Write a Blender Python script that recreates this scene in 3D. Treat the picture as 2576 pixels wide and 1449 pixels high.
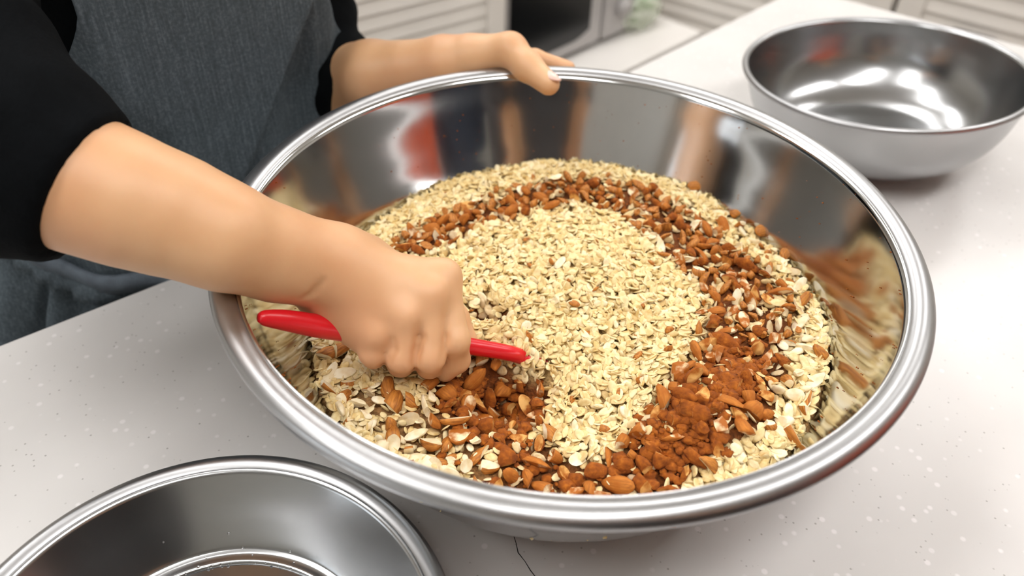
import bpy, bmesh, math, random
import numpy as np
from mathutils import Vector, Matrix

for o in list(bpy.data.objects):
    bpy.data.objects.remove(o)
SC = bpy.context.scene
COL = SC.collection
rng = np.random.default_rng(7)
random.seed(7)

# ------------------------------------------------------------------ camera
R_BOWL = 0.235                       # outer radius of the big rim
DEP = 0.155                          # depth of the big bowl
H = R_BOWL / 0.735                   # camera above the rim plane
KS = (H + DEP) / (H + 0.143)         # layout measured on the worktop plane
CT = 0.90                            # counter top
RIMZ = CT + DEP
F_PX = 2000.0
_p, _r = math.radians(41.16), math.radians(2.06)
FW = np.array([0, math.cos(_p), -math.sin(_p)])
_u = np.array([0, math.sin(_p), math.cos(_p)]); _x = np.array([1.0, 0, 0])
RT = math.cos(_r) * _x + math.sin(_r) * _u
UP = -math.sin(_r) * _x + math.cos(_r) * _u
CAM = np.array([0, 0, RIMZ + H])
cam_d = bpy.data.cameras.new('camera')
cam = bpy.data.objects.new('camera', cam_d); COL.objects.link(cam)
cam.matrix_world = Matrix(((RT[0], UP[0], -FW[0], CAM[0]), (RT[1], UP[1], -FW[1], CAM[1]),
                           (RT[2], UP[2], -FW[2], CAM[2]), (0, 0, 0, 1)))
cam_d.sensor_width = 36.0
cam_d.lens = 36.0 * F_PX / 2576.0
cam_d.clip_start = 0.02
cam_d.dof.use_dof = True
cam_d.dof.focus_distance = 0.53
cam_d.dof.aperture_fstop = 4.5
SC.camera = cam

# ------------------------------------------------------------------ world and exposure
W = bpy.data.worlds.new('world'); SC.world = W; W.use_nodes = True
W.node_tree.nodes['Background'].inputs[0].default_value = (0.9, 0.95, 1.0, 1)
W.node_tree.nodes['Background'].inputs[1].default_value = 2.2
SC.view_settings.view_transform = 'Standard'
SC.view_settings.look = 'None'
SC.view_settings.exposure = 0.32
SC.view_settings.gamma = 1.0
SC.view_settings.use_curve_mapping = False
LAMP = 9.0                           # emission strength of the ceiling fittings


# ------------------------------------------------------------------ helpers
def ray(px, py):
    return FW + (px - 1288) / F_PX * RT - (py - 724.5) / F_PX * UP


def at(px, py, d):
    """world point d metres deep on the line of sight through a photo pixel"""
    return CAM + d * ray(px, py)


def tag(o, label=None, cat=None, group=None, kind=None):
    if label: o['label'] = label
    if cat: o['category'] = cat
    if group: o['group'] = group
    if kind: o['kind'] = kind
    return o


def empty(name, loc):
    o = bpy.data.objects.new(name, None); COL.objects.link(o)
    o.location = loc; o.empty_display_size = 0.05
    return o


def link(name, me, mats=None, parent=None, loc=None, smooth=False):
    o = bpy.data.objects.new(name, me); COL.objects.link(o)
    if mats is not None:
        me.materials.clear()
        for m in (mats if isinstance(mats, (list, tuple)) else [mats]):
            me.materials.append(m)
    if smooth:
        me.polygons.foreach_set('use_smooth', [True] * len(me.polygons))
    if loc is not None: o.location = loc
    if parent is not None:
        o.parent = parent
        o.matrix_parent_inverse = Matrix.Translation(-Vector(parent.location))
    return o


def mesh(name, verts, faces):
    me = bpy.data.meshes.new(name)
    me.from_pydata([tuple(map(float, v)) for v in verts], [], [tuple(map(int, f)) for f in faces])
    me.validate(); me.update()
    return me


def fast_mesh(name, V, Q, smooth=True):
    """V (n,3), Q (m,k) arrays, all faces with k corners"""
    me = bpy.data.meshes.new(name)
    V = np.asarray(V, np.float32); Q = np.asarray(Q, np.int32)
    m, k = Q.shape
    me.vertices.add(len(V)); me.vertices.foreach_set('co', V.ravel())
    me.loops.add(m * k); me.loops.foreach_set('vertex_index', Q.ravel())
    me.polygons.add(m)
    me.polygons.foreach_set('loop_start', np.arange(0, m * k, k, dtype=np.int32))
    me.polygons.foreach_set('loop_total', np.full(m, k, np.int32))
    if smooth: me.polygons.foreach_set('use_smooth', np.ones(m, bool))
    me.update(calc_edges=True)
    return me


def bm_mesh(name, bm):
    me = bpy.data.meshes.new(name); bm.to_mesh(me); bm.free()
    return me


def box_bm(bm, c, s, axes=None, bevel=0.0, seg=2):
    """box with centre c, full size s, along the columns of axes"""
    r = bmesh.ops.create_cube(bm, size=1.0)
    vs = r['verts']
    M = Matrix.Identity(4)
    if axes is not None:
        for i in range(3):
            for j in range(3): M[j][i] = float(axes[i][j])
    bmesh.ops.transform(bm, matrix=Matrix.Translation(Vector([float(k) for k in c])) @ M @ Matrix.Diagonal((s[0], s[1], s[2], 1)), verts=vs)
    if bevel:
        es = list({e for v in vs for e in v.link_edges})
        bmesh.ops.bevel(bm, geom=es, offset=bevel, segments=seg, affect='EDGES', profile=0.5)
    return vs


def box(name, c, s, mat, parent=None, axes=None, bevel=0.0):
    bm = bmesh.new(); box_bm(bm, c, s, axes, bevel)
    return link(name, bm_mesh(name, bm), mat, parent)


def lathe(name, prof, n=128, close=True):
    """closed profile of (r,z) points spun about z; r==0 points make a pole"""
    V, F, rings = [], [], []
    for r, z in prof:
        if r < 1e-6:
            rings.append([len(V)]); V.append((0, 0, z))
        else:
            rings.append(list(range(len(V), len(V) + n)))
            for k in range(n):
                a = 2 * math.pi * k / n; V.append((r * math.cos(a), r * math.sin(a), z))
    pairs = list(zip(rings[:-1], rings[1:]))
    if close: pairs.append((rings[-1], rings[0]))
    for a, b in pairs:
        if len(a) == 1 and len(b) == 1: continue
        for k in range(n):
            j = (k + 1) % n
            if len(a) == 1: F.append((a[0], b[k], b[j]))
            elif len(b) == 1: F.append((a[k], b[0], a[j]))
            else: F.append((a[k], b[k], b[j], a[j]))
    me = mesh(name, V, F)
    bm = bmesh.new(); bm.from_mesh(me)
    bmesh.ops.recalc_face_normals(bm, faces=bm.faces)
    bm.to_mesh(me); bm.free()
    return me


def spline(pts, n):
    """Catmull-Rom through rows of pts, n samples"""
    P = np.asarray(pts, float); m = len(P)
    Pe = np.vstack([2 * P[0] - P[1], P, 2 * P[-1] - P[-2]])
    out = []
    for t in np.linspace(0, m - 1, n):
        i = min(int(t), m - 2); u = t - i
        a, b, c, d = Pe[i], Pe[i + 1], Pe[i + 2], Pe[i + 3]
        out.append(0.5 * ((2 * b) + (c - a) * u + (2 * a - 5 * b + 4 * c - d) * u * u + (3 * b - a - 3 * c + d) * u ** 3))
    return np.array(out)


# ---- signed distance modelling (one continuous skin per body)
def d_cap(P, a, b, ra, rb):
    a = np.asarray(a, float); b = np.asarray(b, float); ab = b - a
    t = np.clip(((P - a) @ ab) / (ab @ ab), 0, 1)
    return np.linalg.norm(P - a - t[..., None] * ab, axis=-1) - (ra + (rb - ra) * t)


def d_chain(P, pts, rad, k):
    d = None
    for i in range(len(pts) - 1):
        e = d_cap(P, pts[i], pts[i + 1], rad[i], rad[i + 1])
        d = e if d is None else smin(d, e, k)
    return d


def d_ell(P, c, ax, r):
    q = (P - np.asarray(c)) @ np.asarray(ax, float).T
    r = np.asarray(r, float)
    k0 = np.linalg.norm(q / r, axis=-1); k1 = np.linalg.norm(q / (r * r), axis=-1) + 1e-9
    return k0 * (k0 - 1) / k1


def smin(a, b, k):
    h = np.maximum(k - np.abs(a - b), 0) / k
    return np.minimum(a, b) - h * h * k * 0.25


def smax(a, b, k):
    return -smin(-a, -b, k)


def nets(fn, lo, hi, h):
    """naive surface nets of fn over a box; returns V, Q"""
    lo = np.asarray(lo, float); n = np.ceil((np.asarray(hi) - lo) / h).astype(int) + 1
    xs = [lo[i] + h * np.arange(n[i]) for i in range(3)]
    B = 14
    nb = [(np.arange(0, n[i], B), np.minimum(np.arange(0, n[i], B) + B, n[i])) for i in range(3)]
    cc = [0.5 * (xs[i][nb[i][0]] + xs[i][nb[i][1] - 1]) for i in range(3)]
    DC = fn(np.stack(np.meshgrid(*cc, indexing='ij'), -1))
    D = np.empty(n, np.float32)
    lim = 1.5 * h * B * 0.87 + 0.012
    for i in range(len(cc[0])):
        for j in range(len(cc[1])):
            for k in range(len(cc[2])):
                sl = tuple(slice(int(nb[q][0][w]), int(nb[q][1][w])) for q, w in ((0, i), (1, j), (2, k)))
                if abs(DC[i, j, k]) > lim: D[sl] = DC[i, j, k]
                else: D[sl] = fn(np.stack(np.meshgrid(xs[0][sl[0]], xs[1][sl[1]], xs[2][sl[2]], indexing='ij'), -1))
    S = D < 0
    c = n - 1
    cnt = np.zeros(c, np.uint8)
    for dx in (0, 1):
        for dy in (0, 1):
            for dz in (0, 1):
                cnt += S[dx:dx + c[0], dy:dy + c[1], dz:dz + c[2]]
    act = (cnt > 0) & (cnt < 8)
    idx = np.full(c, -1, np.int64); I = np.argwhere(act); idx[act] = np.arange(len(I))
    acc = np.zeros((len(I), 3)); num = np.zeros(len(I))
    corners = [(a, b, d) for a in (0, 1) for b in (0, 1) for d in (0, 1)]
    for ca in corners:
        for ax in range(3):
            if ca[ax]: continue
            cb = list(ca); cb[ax] = 1
            da = D[I[:, 0] + ca[0], I[:, 1] + ca[1], I[:, 2] + ca[2]]
            db = D[I[:, 0] + cb[0], I[:, 1] + cb[1], I[:, 2] + cb[2]]
            m = (da < 0) != (db < 0)
            t = np.where(m, da / np.where(m, da - db, 1), 0)
            p = np.tile(np.array(ca, float), (len(I), 1)); p[:, ax] += t
            acc[m] += p[m]; num[m] += 1
    V = lo + h * (I + acc / num[:, None])
    Q = []
    for ax in range(3):
        a1, a2 = (ax + 1) % 3, (ax + 2) % 3
        sl = [slice(None)] * 3; sl2 = list(sl); sl[ax] = slice(0, -1); sl2[ax] = slice(1, None)
        E = np.argwhere(S[tuple(sl)] != S[tuple(sl2)])
        E = E[(E[:, a1] > 0) & (E[:, a2] > 0) & (E[:, a1] < c[a1]) & (E[:, a2] < c[a2])]
        if not len(E): continue
        ins = S[E[:, 0], E[:, 1], E[:, 2]]
        q = []
        for o1, o2 in ((-1, -1), (0, -1), (0, 0), (-1, 0)):
            e = E.copy(); e[:, a1] += o1; e[:, a2] += o2
            q.append(idx[e[:, 0], e[:, 1], e[:, 2]])
        q = np.stack(q, 1)
        q[~ins] = q[~ins][:, ::-1]
        Q.append(q)
    return V, np.vstack(Q)


def join_vq(parts):
    Vs, Qs, n = [], [], 0
    for V, Q in parts:
        Vs.append(V); Qs.append(Q + n); n += len(V)
    return np.vstack(Vs), np.vstack(Qs)


# ------------------------------------------------------------------ materials
MATS = {}


def srgb(*c):
    return tuple((x / 255 / 12.92 if x / 255 <= 0.04045 else ((x / 255 + 0.055) / 1.055) ** 2.4) for x in c) + (1,)


class NT:
    def __init__(s, name):
        s.m = bpy.data.materials.new(name); s.m.use_nodes = True
        s.t = s.m.node_tree; s.b = s.t.nodes['Principled BSDF']; MATS[name] = s.m

    def n(s, kind, **kw):
        nd = s.t.nodes.new(kind)
        for k, v in kw.items():
            if k.startswith('i_'):
                nd.inputs[k[2:].replace('_', ' ')].default_value = v
            else: setattr(nd, k, v)
        return nd

    def l(s, a, b):
        s.t.links.new(a, b)

    def noise(s, scale, detail=3, coord='Object', vec=None, stretch=None, rough=0.5):
        tc = s.n('ShaderNodeTexCoord'); src = tc.outputs[coord] if vec is None else vec
        if stretch:
            mp = s.n('ShaderNodeMapping'); mp.inputs['Scale'].default_value = stretch
            s.l(src, mp.inputs[0]); src = mp.outputs[0]
        nz = s.n('ShaderNodeTexNoise'); nz.inputs['Scale'].default_value = scale
        nz.inputs['Detail'].default_value = detail; nz.inputs['Roughness'].default_value = rough
        s.l(src, nz.inputs['Vector'])
        return nz

    def ramp(s, src, stops):
        r = s.n('ShaderNodeValToRGB'); e = r.color_ramp.elements
        e[0].position, e[0].color = stops[0]; e[1].position, e[1].color = stops[-1]
        for p, c in stops[1:-1]:
            k = e.new(p); k.color = c
        s.l(src, r.inputs[0]); return r

    def mix(s, fac, a, b, blend='MIX'):
        m = s.n('ShaderNodeMix', data_type='RGBA', blend_type=blend)
        for sock, v in ((0, fac), (6, a), (7, b)):
            if hasattr(v, 'links') or isinstance(v, bpy.types.NodeSocket): s.l(v, m.inputs[sock])
            else: m.inputs[sock].default_value = v
        return m.outputs[2]

    def bump(s, src, strength, dist):
        b = s.n('ShaderNodeBump'); b.inputs['Strength'].default_value = strength; b.inputs['Distance'].default_value = dist
        s.l(src, b.inputs['Height']); s.l(b.outputs[0], s.b.inputs['Normal']); return b

    def set(s, **kw):
        for k, v in kw.items(): s.b.inputs[k.replace('_', ' ')].default_value = v
        return s

    def col(s, src):
        s.l(src, s.b.inputs['Base Color']); return s


def plain(name, rgb, rough=0.5, var=0.06, scale=8.0, metallic=0.0, bump=0.0, **kw):
    t = NT(name); t.set(Roughness=rough, Metallic=metallic, **kw)
    nz = t.noise(scale)
    lo = tuple(c * (1 - var) for c in rgb[:3]) + (1,); hi = tuple(min(1, c * (1 + var)) for c in rgb[:3]) + (1,)
    t.col(t.ramp(nz.outputs['Fac'], [(0.3, lo), (0.7, hi)]).outputs[0])
    if bump: t.bump(t.noise(scale * 8).outputs['Fac'], bump, 0.002)
    return t.m


plain('wall_paint', srgb(222, 218, 210), 0.8)
plain('ceiling_paint', srgb(235, 233, 228), 0.9)
plain('white_lacquer', srgb(234, 228, 220), 0.45, 0.03)
plain('panel_white', srgb(226, 222, 217), 0.4, 0.03)
plain('dark_gap', srgb(40, 42, 40), 0.7)
plain('floor_tile', srgb(120, 112, 102), 0.35, 0.12, 4)
plain('grout', srgb(88, 84, 78), 0.8)
plain('black_glass', srgb(6, 9, 11), 0.22)
plain('oven_grey', srgb(176, 172, 170), 0.35, 0.03)
plain('dark_plastic', srgb(38, 40, 42), 0.5)
plain('grey_metal', srgb(150, 150, 150), 0.35, 0.05, metallic=0.7)
plain('red_plastic', srgb(214, 22, 34), 0.28, 0.03)
plain('shirt_black', srgb(9, 11, 13), 0.95, 0.2, 60, bump=0.3, Specular_IOR_Level=0.08)
plain('hair_black', srgb(18, 14, 12), 0.45, 0.3, 60)
plain('trousers_dark', srgb(30, 33, 42), 0.85, 0.2, 30)
plain('shoe_dark', srgb(22, 22, 22), 0.5)
plain('orange_cloth', srgb(214, 84, 36), 0.85, 0.1, 20)
plain('navy_cloth', srgb(26, 34, 48), 0.85, 0.15, 20)
plain('grey_cloth', srgb(58, 56, 56), 0.85, 0.15, 20)
plain('brown_cloth', srgb(112, 70, 48), 0.85, 0.15, 20)
plain('leaf_green', srgb(92, 128, 52), 0.5, 0.2, 40)
plain('nail', srgb(238, 196, 182), 0.25, 0.03)
t = NT('lamp_diffuser'); t.set(Base_Color=(0.9, 0.9, 0.9, 1), Roughness=0.6, Emission_Color=(1.0, 0.985, 0.975, 1), Emission_Strength=LAMP)
t = NT('pane_glass'); t.set(Base_Color=(0.9, 0.95, 0.95, 1), Roughness=0.02, Alpha=0.12)
t = NT('clear_bag'); t.set(Base_Color=srgb(214, 222, 200), Roughness=0.12, Alpha=0.45)
t = NT('water'); t.set(Base_Color=(1, 1, 1, 1), Roughness=0.02, IOR=1.33, Transmission_Weight=1.0)

# brushed stainless steel: spun, so the grain runs round the axis
for nm, base, rough, an in (('steel_bowl', (0.58, 0.58, 0.575, 1), 0.10, 0.35), ('steel_rim', (0.43, 0.43, 0.435, 1), 0.34, 0.3), ('steel_small', (0.43, 0.435, 0.44, 1), 0.22, 0.4)):
    t = NT(nm); t.set(Base_Color=base, Metallic=1.0, Roughness=rough, Anisotropic=an)
    tg = t.n('ShaderNodeTangent', direction_type='RADIAL', axis='Z'); t.l(tg.outputs[0], t.b.inputs['Tangent'])
    nz = t.noise(14, 4)
    mr = t.n('ShaderNodeMapRange'); t.l(nz.outputs['Fac'], mr.inputs[0])
    mr.inputs[3].default_value = rough * 0.75; mr.inputs[4].default_value = rough * 1.3
    t.l(mr.outputs[0], t.b.inputs['Roughness'])

# solid-surface counter: pale grey with white and dark flecks
t = NT('counter_stone'); t.set(Roughness=0.32)
base = t.ramp(t.noise(9, 3).outputs['Fac'], [(0.3, srgb(208, 205, 202)), (0.7, srgb(216, 213, 210))]).outputs[0]
tc = t.n('ShaderNodeTexCoord')
v = t.n('ShaderNodeTexVoronoi'); v.inputs['Scale'].default_value = 95; t.l(tc.outputs['Object'], v.inputs['Vector'])
w1 = t.ramp(v.outputs['Distance'], [(0.14, (1, 1, 1, 1)), (0.24, (0, 0, 0, 1))]).outputs[0]
sel = t.ramp(v.outputs['Color'], [(0.5, (0, 0, 0, 1)), (0.62, (1, 1, 1, 1))]).outputs[0]
f1 = t.mix(1.0, w1, sel, 'MULTIPLY')
v2 = t.n('ShaderNodeTexVoronoi'); v2.inputs['Scale'].default_value = 210; t.l(tc.outputs['Object'], v2.inputs['Vector'])
w2 = t.ramp(v2.outputs['Distance'], [(0.1, (1, 1, 1, 1)), (0.2, (0, 0, 0, 1))]).outputs[0]
sel2 = t.ramp(v2.outputs['Color'], [(0.68, (0, 0, 0, 1)), (0.76, (1, 1, 1, 1))]).outputs[0]
f2 = t.mix(1.0, w2, sel2, 'MULTIPLY')
c1 = t.mix(f1, base, srgb(230, 226, 225)); c2 = t.mix(f2, c1, srgb(168, 164, 160)); t.col(c2)

# skin
t = NT('skin'); t.set(Roughness=0.45, Subsurface_Weight=0.12, Subsurface_Scale=0.006)
t.b.inputs['Subsurface Radius'].default_value = (1.0, 0.4, 0.2)
a = t.ramp(t.noise(22, 4).outputs['Fac'], [(0.3, srgb(212, 160, 116)), (0.7, srgb(222, 176, 132))]).outputs[0]
b_ = t.ramp(t.noise(7, 2).outputs['Fac'], [(0.45, (0, 0, 0, 1)), (0.75, (0.55, 0.55, 0.55, 1))]).outputs[0]
t.col(t.mix(b_, a, srgb(212, 146, 106))); t.bump(t.noise(380, 3).outputs['Fac'], 0.12, 0.0006)

# apron denim: woven grey with slubs
t = NT('apron_denim'); t.set(Roughness=0.9, Specular_IOR_Level=0.2)
n1 = t.noise(60, 4, stretch=(9, 9, 0.5)); n2 = t.noise(420, 2)
k = t.mix(0.5, n1.outputs['Fac'], n2.outputs['Fac'])
t.col(t.ramp(k, [(0.30, srgb(62, 70, 75)), (0.5, srgb(76, 85, 91)), (0.70, srgb(98, 108, 116))]).outputs[0])
t.bump(n2.outputs['Fac'], 0.3, 0.001)
plain('apron_tie', srgb(92, 101, 110), 0.9, 0.2, 90, bump=0.3)

# food: colour per flake / per piece
OAT = [(0.0, srgb(210, 172, 100)), (0.35, srgb(232, 204, 138)), (0.7, srgb(244, 224, 166)), (1.0, srgb(252, 242, 212))]
t = NT('oat_loose'); t.set(Roughness=0.65)
at_ = t.n('ShaderNodeAttribute', attribute_name='tint')
nz = t.noise(260, 2)
t.col(t.mix(0.35, at_.outputs['Color'], t.ramp(nz.outputs['Fac'], [(0.3, srgb(196, 158, 96)), (0.65, srgb(246, 232, 192))]).outputs[0]))
for i, (lo, hi) in enumerate(((0.0, 0.5), (0.2, 0.9), (0.5, 1.0))):
    t = NT('oat_%d' % i); t.set(Roughness=0.65)
    oi = t.n('ShaderNodeObjectInfo')
    a = t.ramp(oi.outputs['Random'], OAT).outputs[0]
    nz = t.noise(300, 2)
    t.col(t.mix(0.35, a, t.ramp(nz.outputs['Fac'], [(0.3, srgb(196, 158, 96)), (0.65, srgb(248, 236, 200))]).outputs[0]))


def nut(name, lo, hi, dust, rough=0.6, streak=(6, 6, 0.8), sc=120):
    t = NT(name); t.set(Roughness=rough)
    oi = t.n('ShaderNodeObjectInfo')
    nz = t.noise(sc, 3, stretch=streak)
    a = t.ramp(nz.outputs['Fac'], [(0.32, lo), (0.68, hi)]).outputs[0]
    if dust > 0:
        dn = t.noise(130, 4)
        m = t.ramp(dn.outputs['Fac'], [(0.62 - dust * 0.45, (1, 1, 1, 1)), (0.80 - dust * 0.45, (0, 0, 0, 1))])
        m.color_ramp.elements[0].color = (1, 1, 1, 1)
        a = t.mix(m.outputs[0], a, srgb(170, 94, 16))
    t.col(a); t.bump(nz.outputs['Fac'], 0.35, 0.0012)
    return t.m


nut('almond_skin', srgb(148, 84, 24), srgb(206, 134, 52), 0.0)
nut('almond_flesh', srgb(232, 208, 158), srgb(250, 238, 208), 0.0, 0.55, (1, 1, 1), 160)
nut('almond_skin_dusty', srgb(156, 88, 22), srgb(198, 120, 38), 0.55, 0.8)
nut('almond_flesh_dusty', srgb(226, 190, 130), srgb(246, 226, 186), 0.35, 0.7, (1, 1, 1), 160)
nut('almond_flesh_heavy', srgb(204, 142, 62), srgb(230, 178, 104), 0.5, 0.8, (1, 1, 1), 160)
t = NT('cinnamon'); t.set(Roughness=0.95)
nz = t.noise(260, 5)
t.col(t.ramp(nz.outputs['Fac'], [(0.3, srgb(124, 60, 4)), (0.55, srgb(156, 82, 10)), (0.75, srgb(182, 104, 24))]).outputs[0])
t.bump(nz.outputs['Fac'], 0.8, 0.002)
t = NT('heap_bed'); t.set(Roughness=0.9)
at_ = t.n('ShaderNodeAttribute', attribute_name='tint'); nz = t.noise(420, 4)
t.col(t.mix(0.75, at_.outputs['Color'], t.ramp(nz.outputs['Fac'], [(0.3, (0.25, 0.22, 0.2, 1)), (0.7, (1, 1, 1, 1))]).outputs[0], 'MULTIPLY'))
t.bump(nz.outputs['Fac'], 0.9, 0.003)
M = MATS

# ------------------------------------------------------------------ layout directions
TA = np.array([0.6845, 0.729, 0]); NA = np.array([0.729, -0.6845, 0])     # along / across the counter
PA = np.array([0.146, 0.973, 0.0]) * KS                                          # a point of the far-side edge
T0 = np.array([0.770, 0.638, 0]); N0 = np.array([0.638, -0.770, 0])        # edge along the cook
E0 = np.array([-0.302, 0.529, 0.0]) * KS
TB = np.array([0.803, -0.596, 0]); NB = np.array([-0.596, -0.803, 0])      # far end of the counter, inward normal
PB = np.array([0.511, 1.238, 0.0]) * KS
Z = np.array([0, 0, 1.0])


def xy(p, z): return np.array([p[0], p[1], z])


# ------------------------------------------------------------------ room shell
X0, X1, Y0, Y1, ZC = -2.6, 3.2, -2.4, 3.6, 2.55


def struct(o):
    o['kind'] = 'structure'; return o


fl = empty('floor', (0, 0, 0)); fl['kind'] = 'structure'; fl['label'] = 'brown grey tiled kitchen floor'
box('bed', ((X0 + X1) / 2, (Y0 + Y1) / 2, -0.03), (X1 - X0, Y1 - Y0, 0.05), M['grout'], fl)
bm = bmesh.new(); box_bm(bm, (0, 0, 0), (0.392, 0.392, 0.012), None, 0.003, 1); tile_me = bm_mesh('tile', bm); tile_me.materials.append(M['floor_tile'])
for i in range(14):
    for j in range(15):
        o = link('tile', tile_me, None, fl, (X0 + 0.2 + 0.4 * i, Y0 + 0.2 + 0.4 * j, -0.001))
struct(box('ceiling', ((X0 + X1) / 2, (Y0 + Y1) / 2, ZC + 0.05), (X1 - X0, Y1 - Y0, 0.1), M['ceiling_paint']))['label'] = 'white kitchen ceiling'
WY0, WY1, WZ0, WZ1 = -2.1, -0.5, 0.95, 2.2
bm = bmesh.new()
for y0, y1, z0, z1 in ((Y0, WY0, 0, ZC), (WY1, Y1, 0, ZC), (WY0, WY1, 0, WZ0), (WY0, WY1, WZ1, ZC)):
    box_bm(bm, (X0 - 0.05, (y0 + y1) / 2, (z0 + z1) / 2), (0.1, y1 - y0, z1 - z0))
struct(link('wall_left', bm_mesh('wall_left', bm), M['wall_paint']))['label'] = 'plain white kitchen wall with a window'
win = empty('window_1', (X0 - 0.05, (WY0 + WY1) / 2, WZ0)); struct(win)['label'] = 'white framed kitchen window with two panes'
bm = bmesh.new()
for y0, y1, z0, z1 in ((WY0, WY0 + .05, WZ0, WZ1), (WY1 - .05, WY1, WZ0, WZ1), (WY0 + .05, WY1 - .05, WZ0, WZ0 + .05), (WY0 + .05, WY1 - .05, WZ1 - .05, WZ1), ((WY0 + WY1) / 2 - .03, (WY0 + WY1) / 2 + .03, WZ0 + .05, WZ1 - .05)):
    box_bm(bm, (X0 - 0.05, (y0 + y1) / 2, (z0 + z1) / 2), (0.06, y1 - y0, z1 - z0), None, .004, 1)
link('window_frame', bm_mesh('window_frame', bm), M['panel_white'], win)
for y0, y1 in ((WY0 + .05, (WY0 + WY1) / 2 - .03), ((WY0 + WY1) / 2 + .03, WY1 - .05)):
    box('pane', (X0 - 0.05, (y0 + y1) / 2, (WZ0 + WZ1) / 2), (0.006, y1 - y0, WZ1 - WZ0 - .1), M['pane_glass'], win)
for nm, c, s in (('wall_right', (X1 + 0.05, (Y0 + Y1) / 2, ZC / 2), (0.1, Y1 - Y0, ZC)),
                 ('wall_back', ((X0 + X1) / 2, Y1 + 0.05, ZC / 2), (X1 - X0, 0.1, ZC)), ('wall_front', ((X0 + X1) / 2, Y0 - 0.05, ZC / 2), (X1 - X0, 0.1, ZC))):
    struct(box(nm, c, s, M['wall_paint']))['label'] = 'plain white kitchen wall'

# ceiling fittings: each a frame with a glowing diffuser
for i, (lx, ly, la, ll) in enumerate(((-0.75, 1.15, 0.75, 1.25), (0.55, 2.1, 0.75, 1.25), (0.2, -0.15, 0.75, 1.25), (1.55, 0.75, 0.75, 1.25), (-1.05, 0.0, 0.75, 1.25), (-0.45, 2.45, 0.75, 1.25), (1.75, 2.25, 0.75, 1.25))):  # last two fittings are added to brighten the background units
    e = empty('ceiling_light', (lx, ly, ZC - 0.03))
    ax = [np.array([math.cos(la), math.sin(la), 0]), np.array([-math.sin(la), math.cos(la), 0]), Z]
    box('housing', (lx, ly, ZC - 0.02), (ll + 0.06, 0.36, 0.04), M['panel_white'], e, ax, 0.004)
    box('diffuser', (lx, ly, ZC - 0.05), (ll, 0.30, 0.03), M['lamp_diffuser'], e, ax, 0.006)
    tag(e, ['long white ceiling light above the cook', 'long white ceiling light above the far end of the counter', 'long white ceiling light above the photographer',
            'long white ceiling light beyond the long free side of the counter', 'long white ceiling light over the near end of the worktop', 'added ceiling light above the louvred cupboard, brightening the background', 'added ceiling light above the far base units, brightening the background'][i], 'light', 'ceiling lights')

# ------------------------------------------------------------------ counter
p_bend = (-0.164, 0.642)
def lineint(p, d, q, e):
    A = np.array([[d[0], -e[0]], [d[1], -e[1]]]); s = np.linalg.solve(A, np.asarray(q)[:2] - np.asarray(p)[:2])
    return np.asarray(p)[:2] + s[0] * np.asarray(d)[:2]
p_bend = lineint(E0, T0, PA, TA)
p_far = lineint(PA, TA, PB, TB)
p_l = E0[:2] - T0[:2] * 0.95
WID = 0.68
p_fr = p_far + TB[:2] * WID * 1.005
p_nr = lineint(p_fr, TA, p_l, N0)
poly = [p_l, p_bend, p_far, p_fr, p_nr]
bm = bmesh.new()
top = [bm.verts.new((p[0], p[1], CT)) for p in poly]; f = bm.faces.new(top)
if f.normal.z < 0: f.normal_flip()
r = bmesh.ops.extrude_face_region(bm, geom=[f]); vs = [g for g in r['geom'] if isinstance(g, bmesh.types.BMVert)]
bmesh.ops.translate(bm, verts=vs, vec=(0, 0, -0.04))
bmesh.ops.recalc_face_normals(bm, faces=bm.faces)
bmesh.ops.bevel(bm, geom=[e for e in bm.edges if abs(e.verts[0].co.z - CT) < 1e-5 and abs(e.verts[1].co.z - CT) < 1e-5], offset=0.005, segments=3, affect='EDGES')
ctr = link('counter_worktop', bm_mesh('worktop', bm), M['counter_stone'])
tag(ctr, 'pale grey flecked stone worktop under the steel bowls', 'counter')
# hairline crack in the stone, running out from under the bowl
ck = [(0.005, 0.290), (0.0085, 0.279), (0.010, 0.272), (0.0145, 0.266), (0.018, 0.260), (0.021, 0.256), (0.027, 0.243)]
V, F = [], []
for i, (x, y) in enumerate(ck):
    x, y = x * KS, y * KS
    w = 0.00035 * (0.6 + 0.6 * random.random())
    V += [(x - w, y - w * .4, CT + 0.0002), (x + w, y + w * .4, CT + 0.0002)]
    if i: F.append((2 * i - 2, 2 * i - 1, 2 * i + 1, 2 * i))
me = mesh('crack', V, F)
link('crack', me, M['dark_gap'], ctr)['label'] = 'dark hairline crack'
# cabinet body below the worktop
cen = sum(np.array(p) for p in poly) / len(poly)
bm = bmesh.new()
inn = [cen + (np.array(p) - cen) * 0.93 for p in poly]
f = bm.faces.new([bm.verts.new((p[0], p[1], CT - 0.041)) for p in inn])
r = bmesh.ops.extrude_face_region(bm, geom=[f]); vs = [g for g in r['geom'] if isinstance(g, bmesh.types.BMVert)]
bmesh.ops.translate(bm, verts=vs, vec=(0, 0, -(CT - 0.041) + 0.006)); bmesh.ops.recalc_face_normals(bm, faces=bm.faces)
tag(link('island_cabinet', bm_mesh('body', bm), M['white_lacquer']), 'white cabinet body carrying the flecked worktop', 'cabinet')

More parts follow.
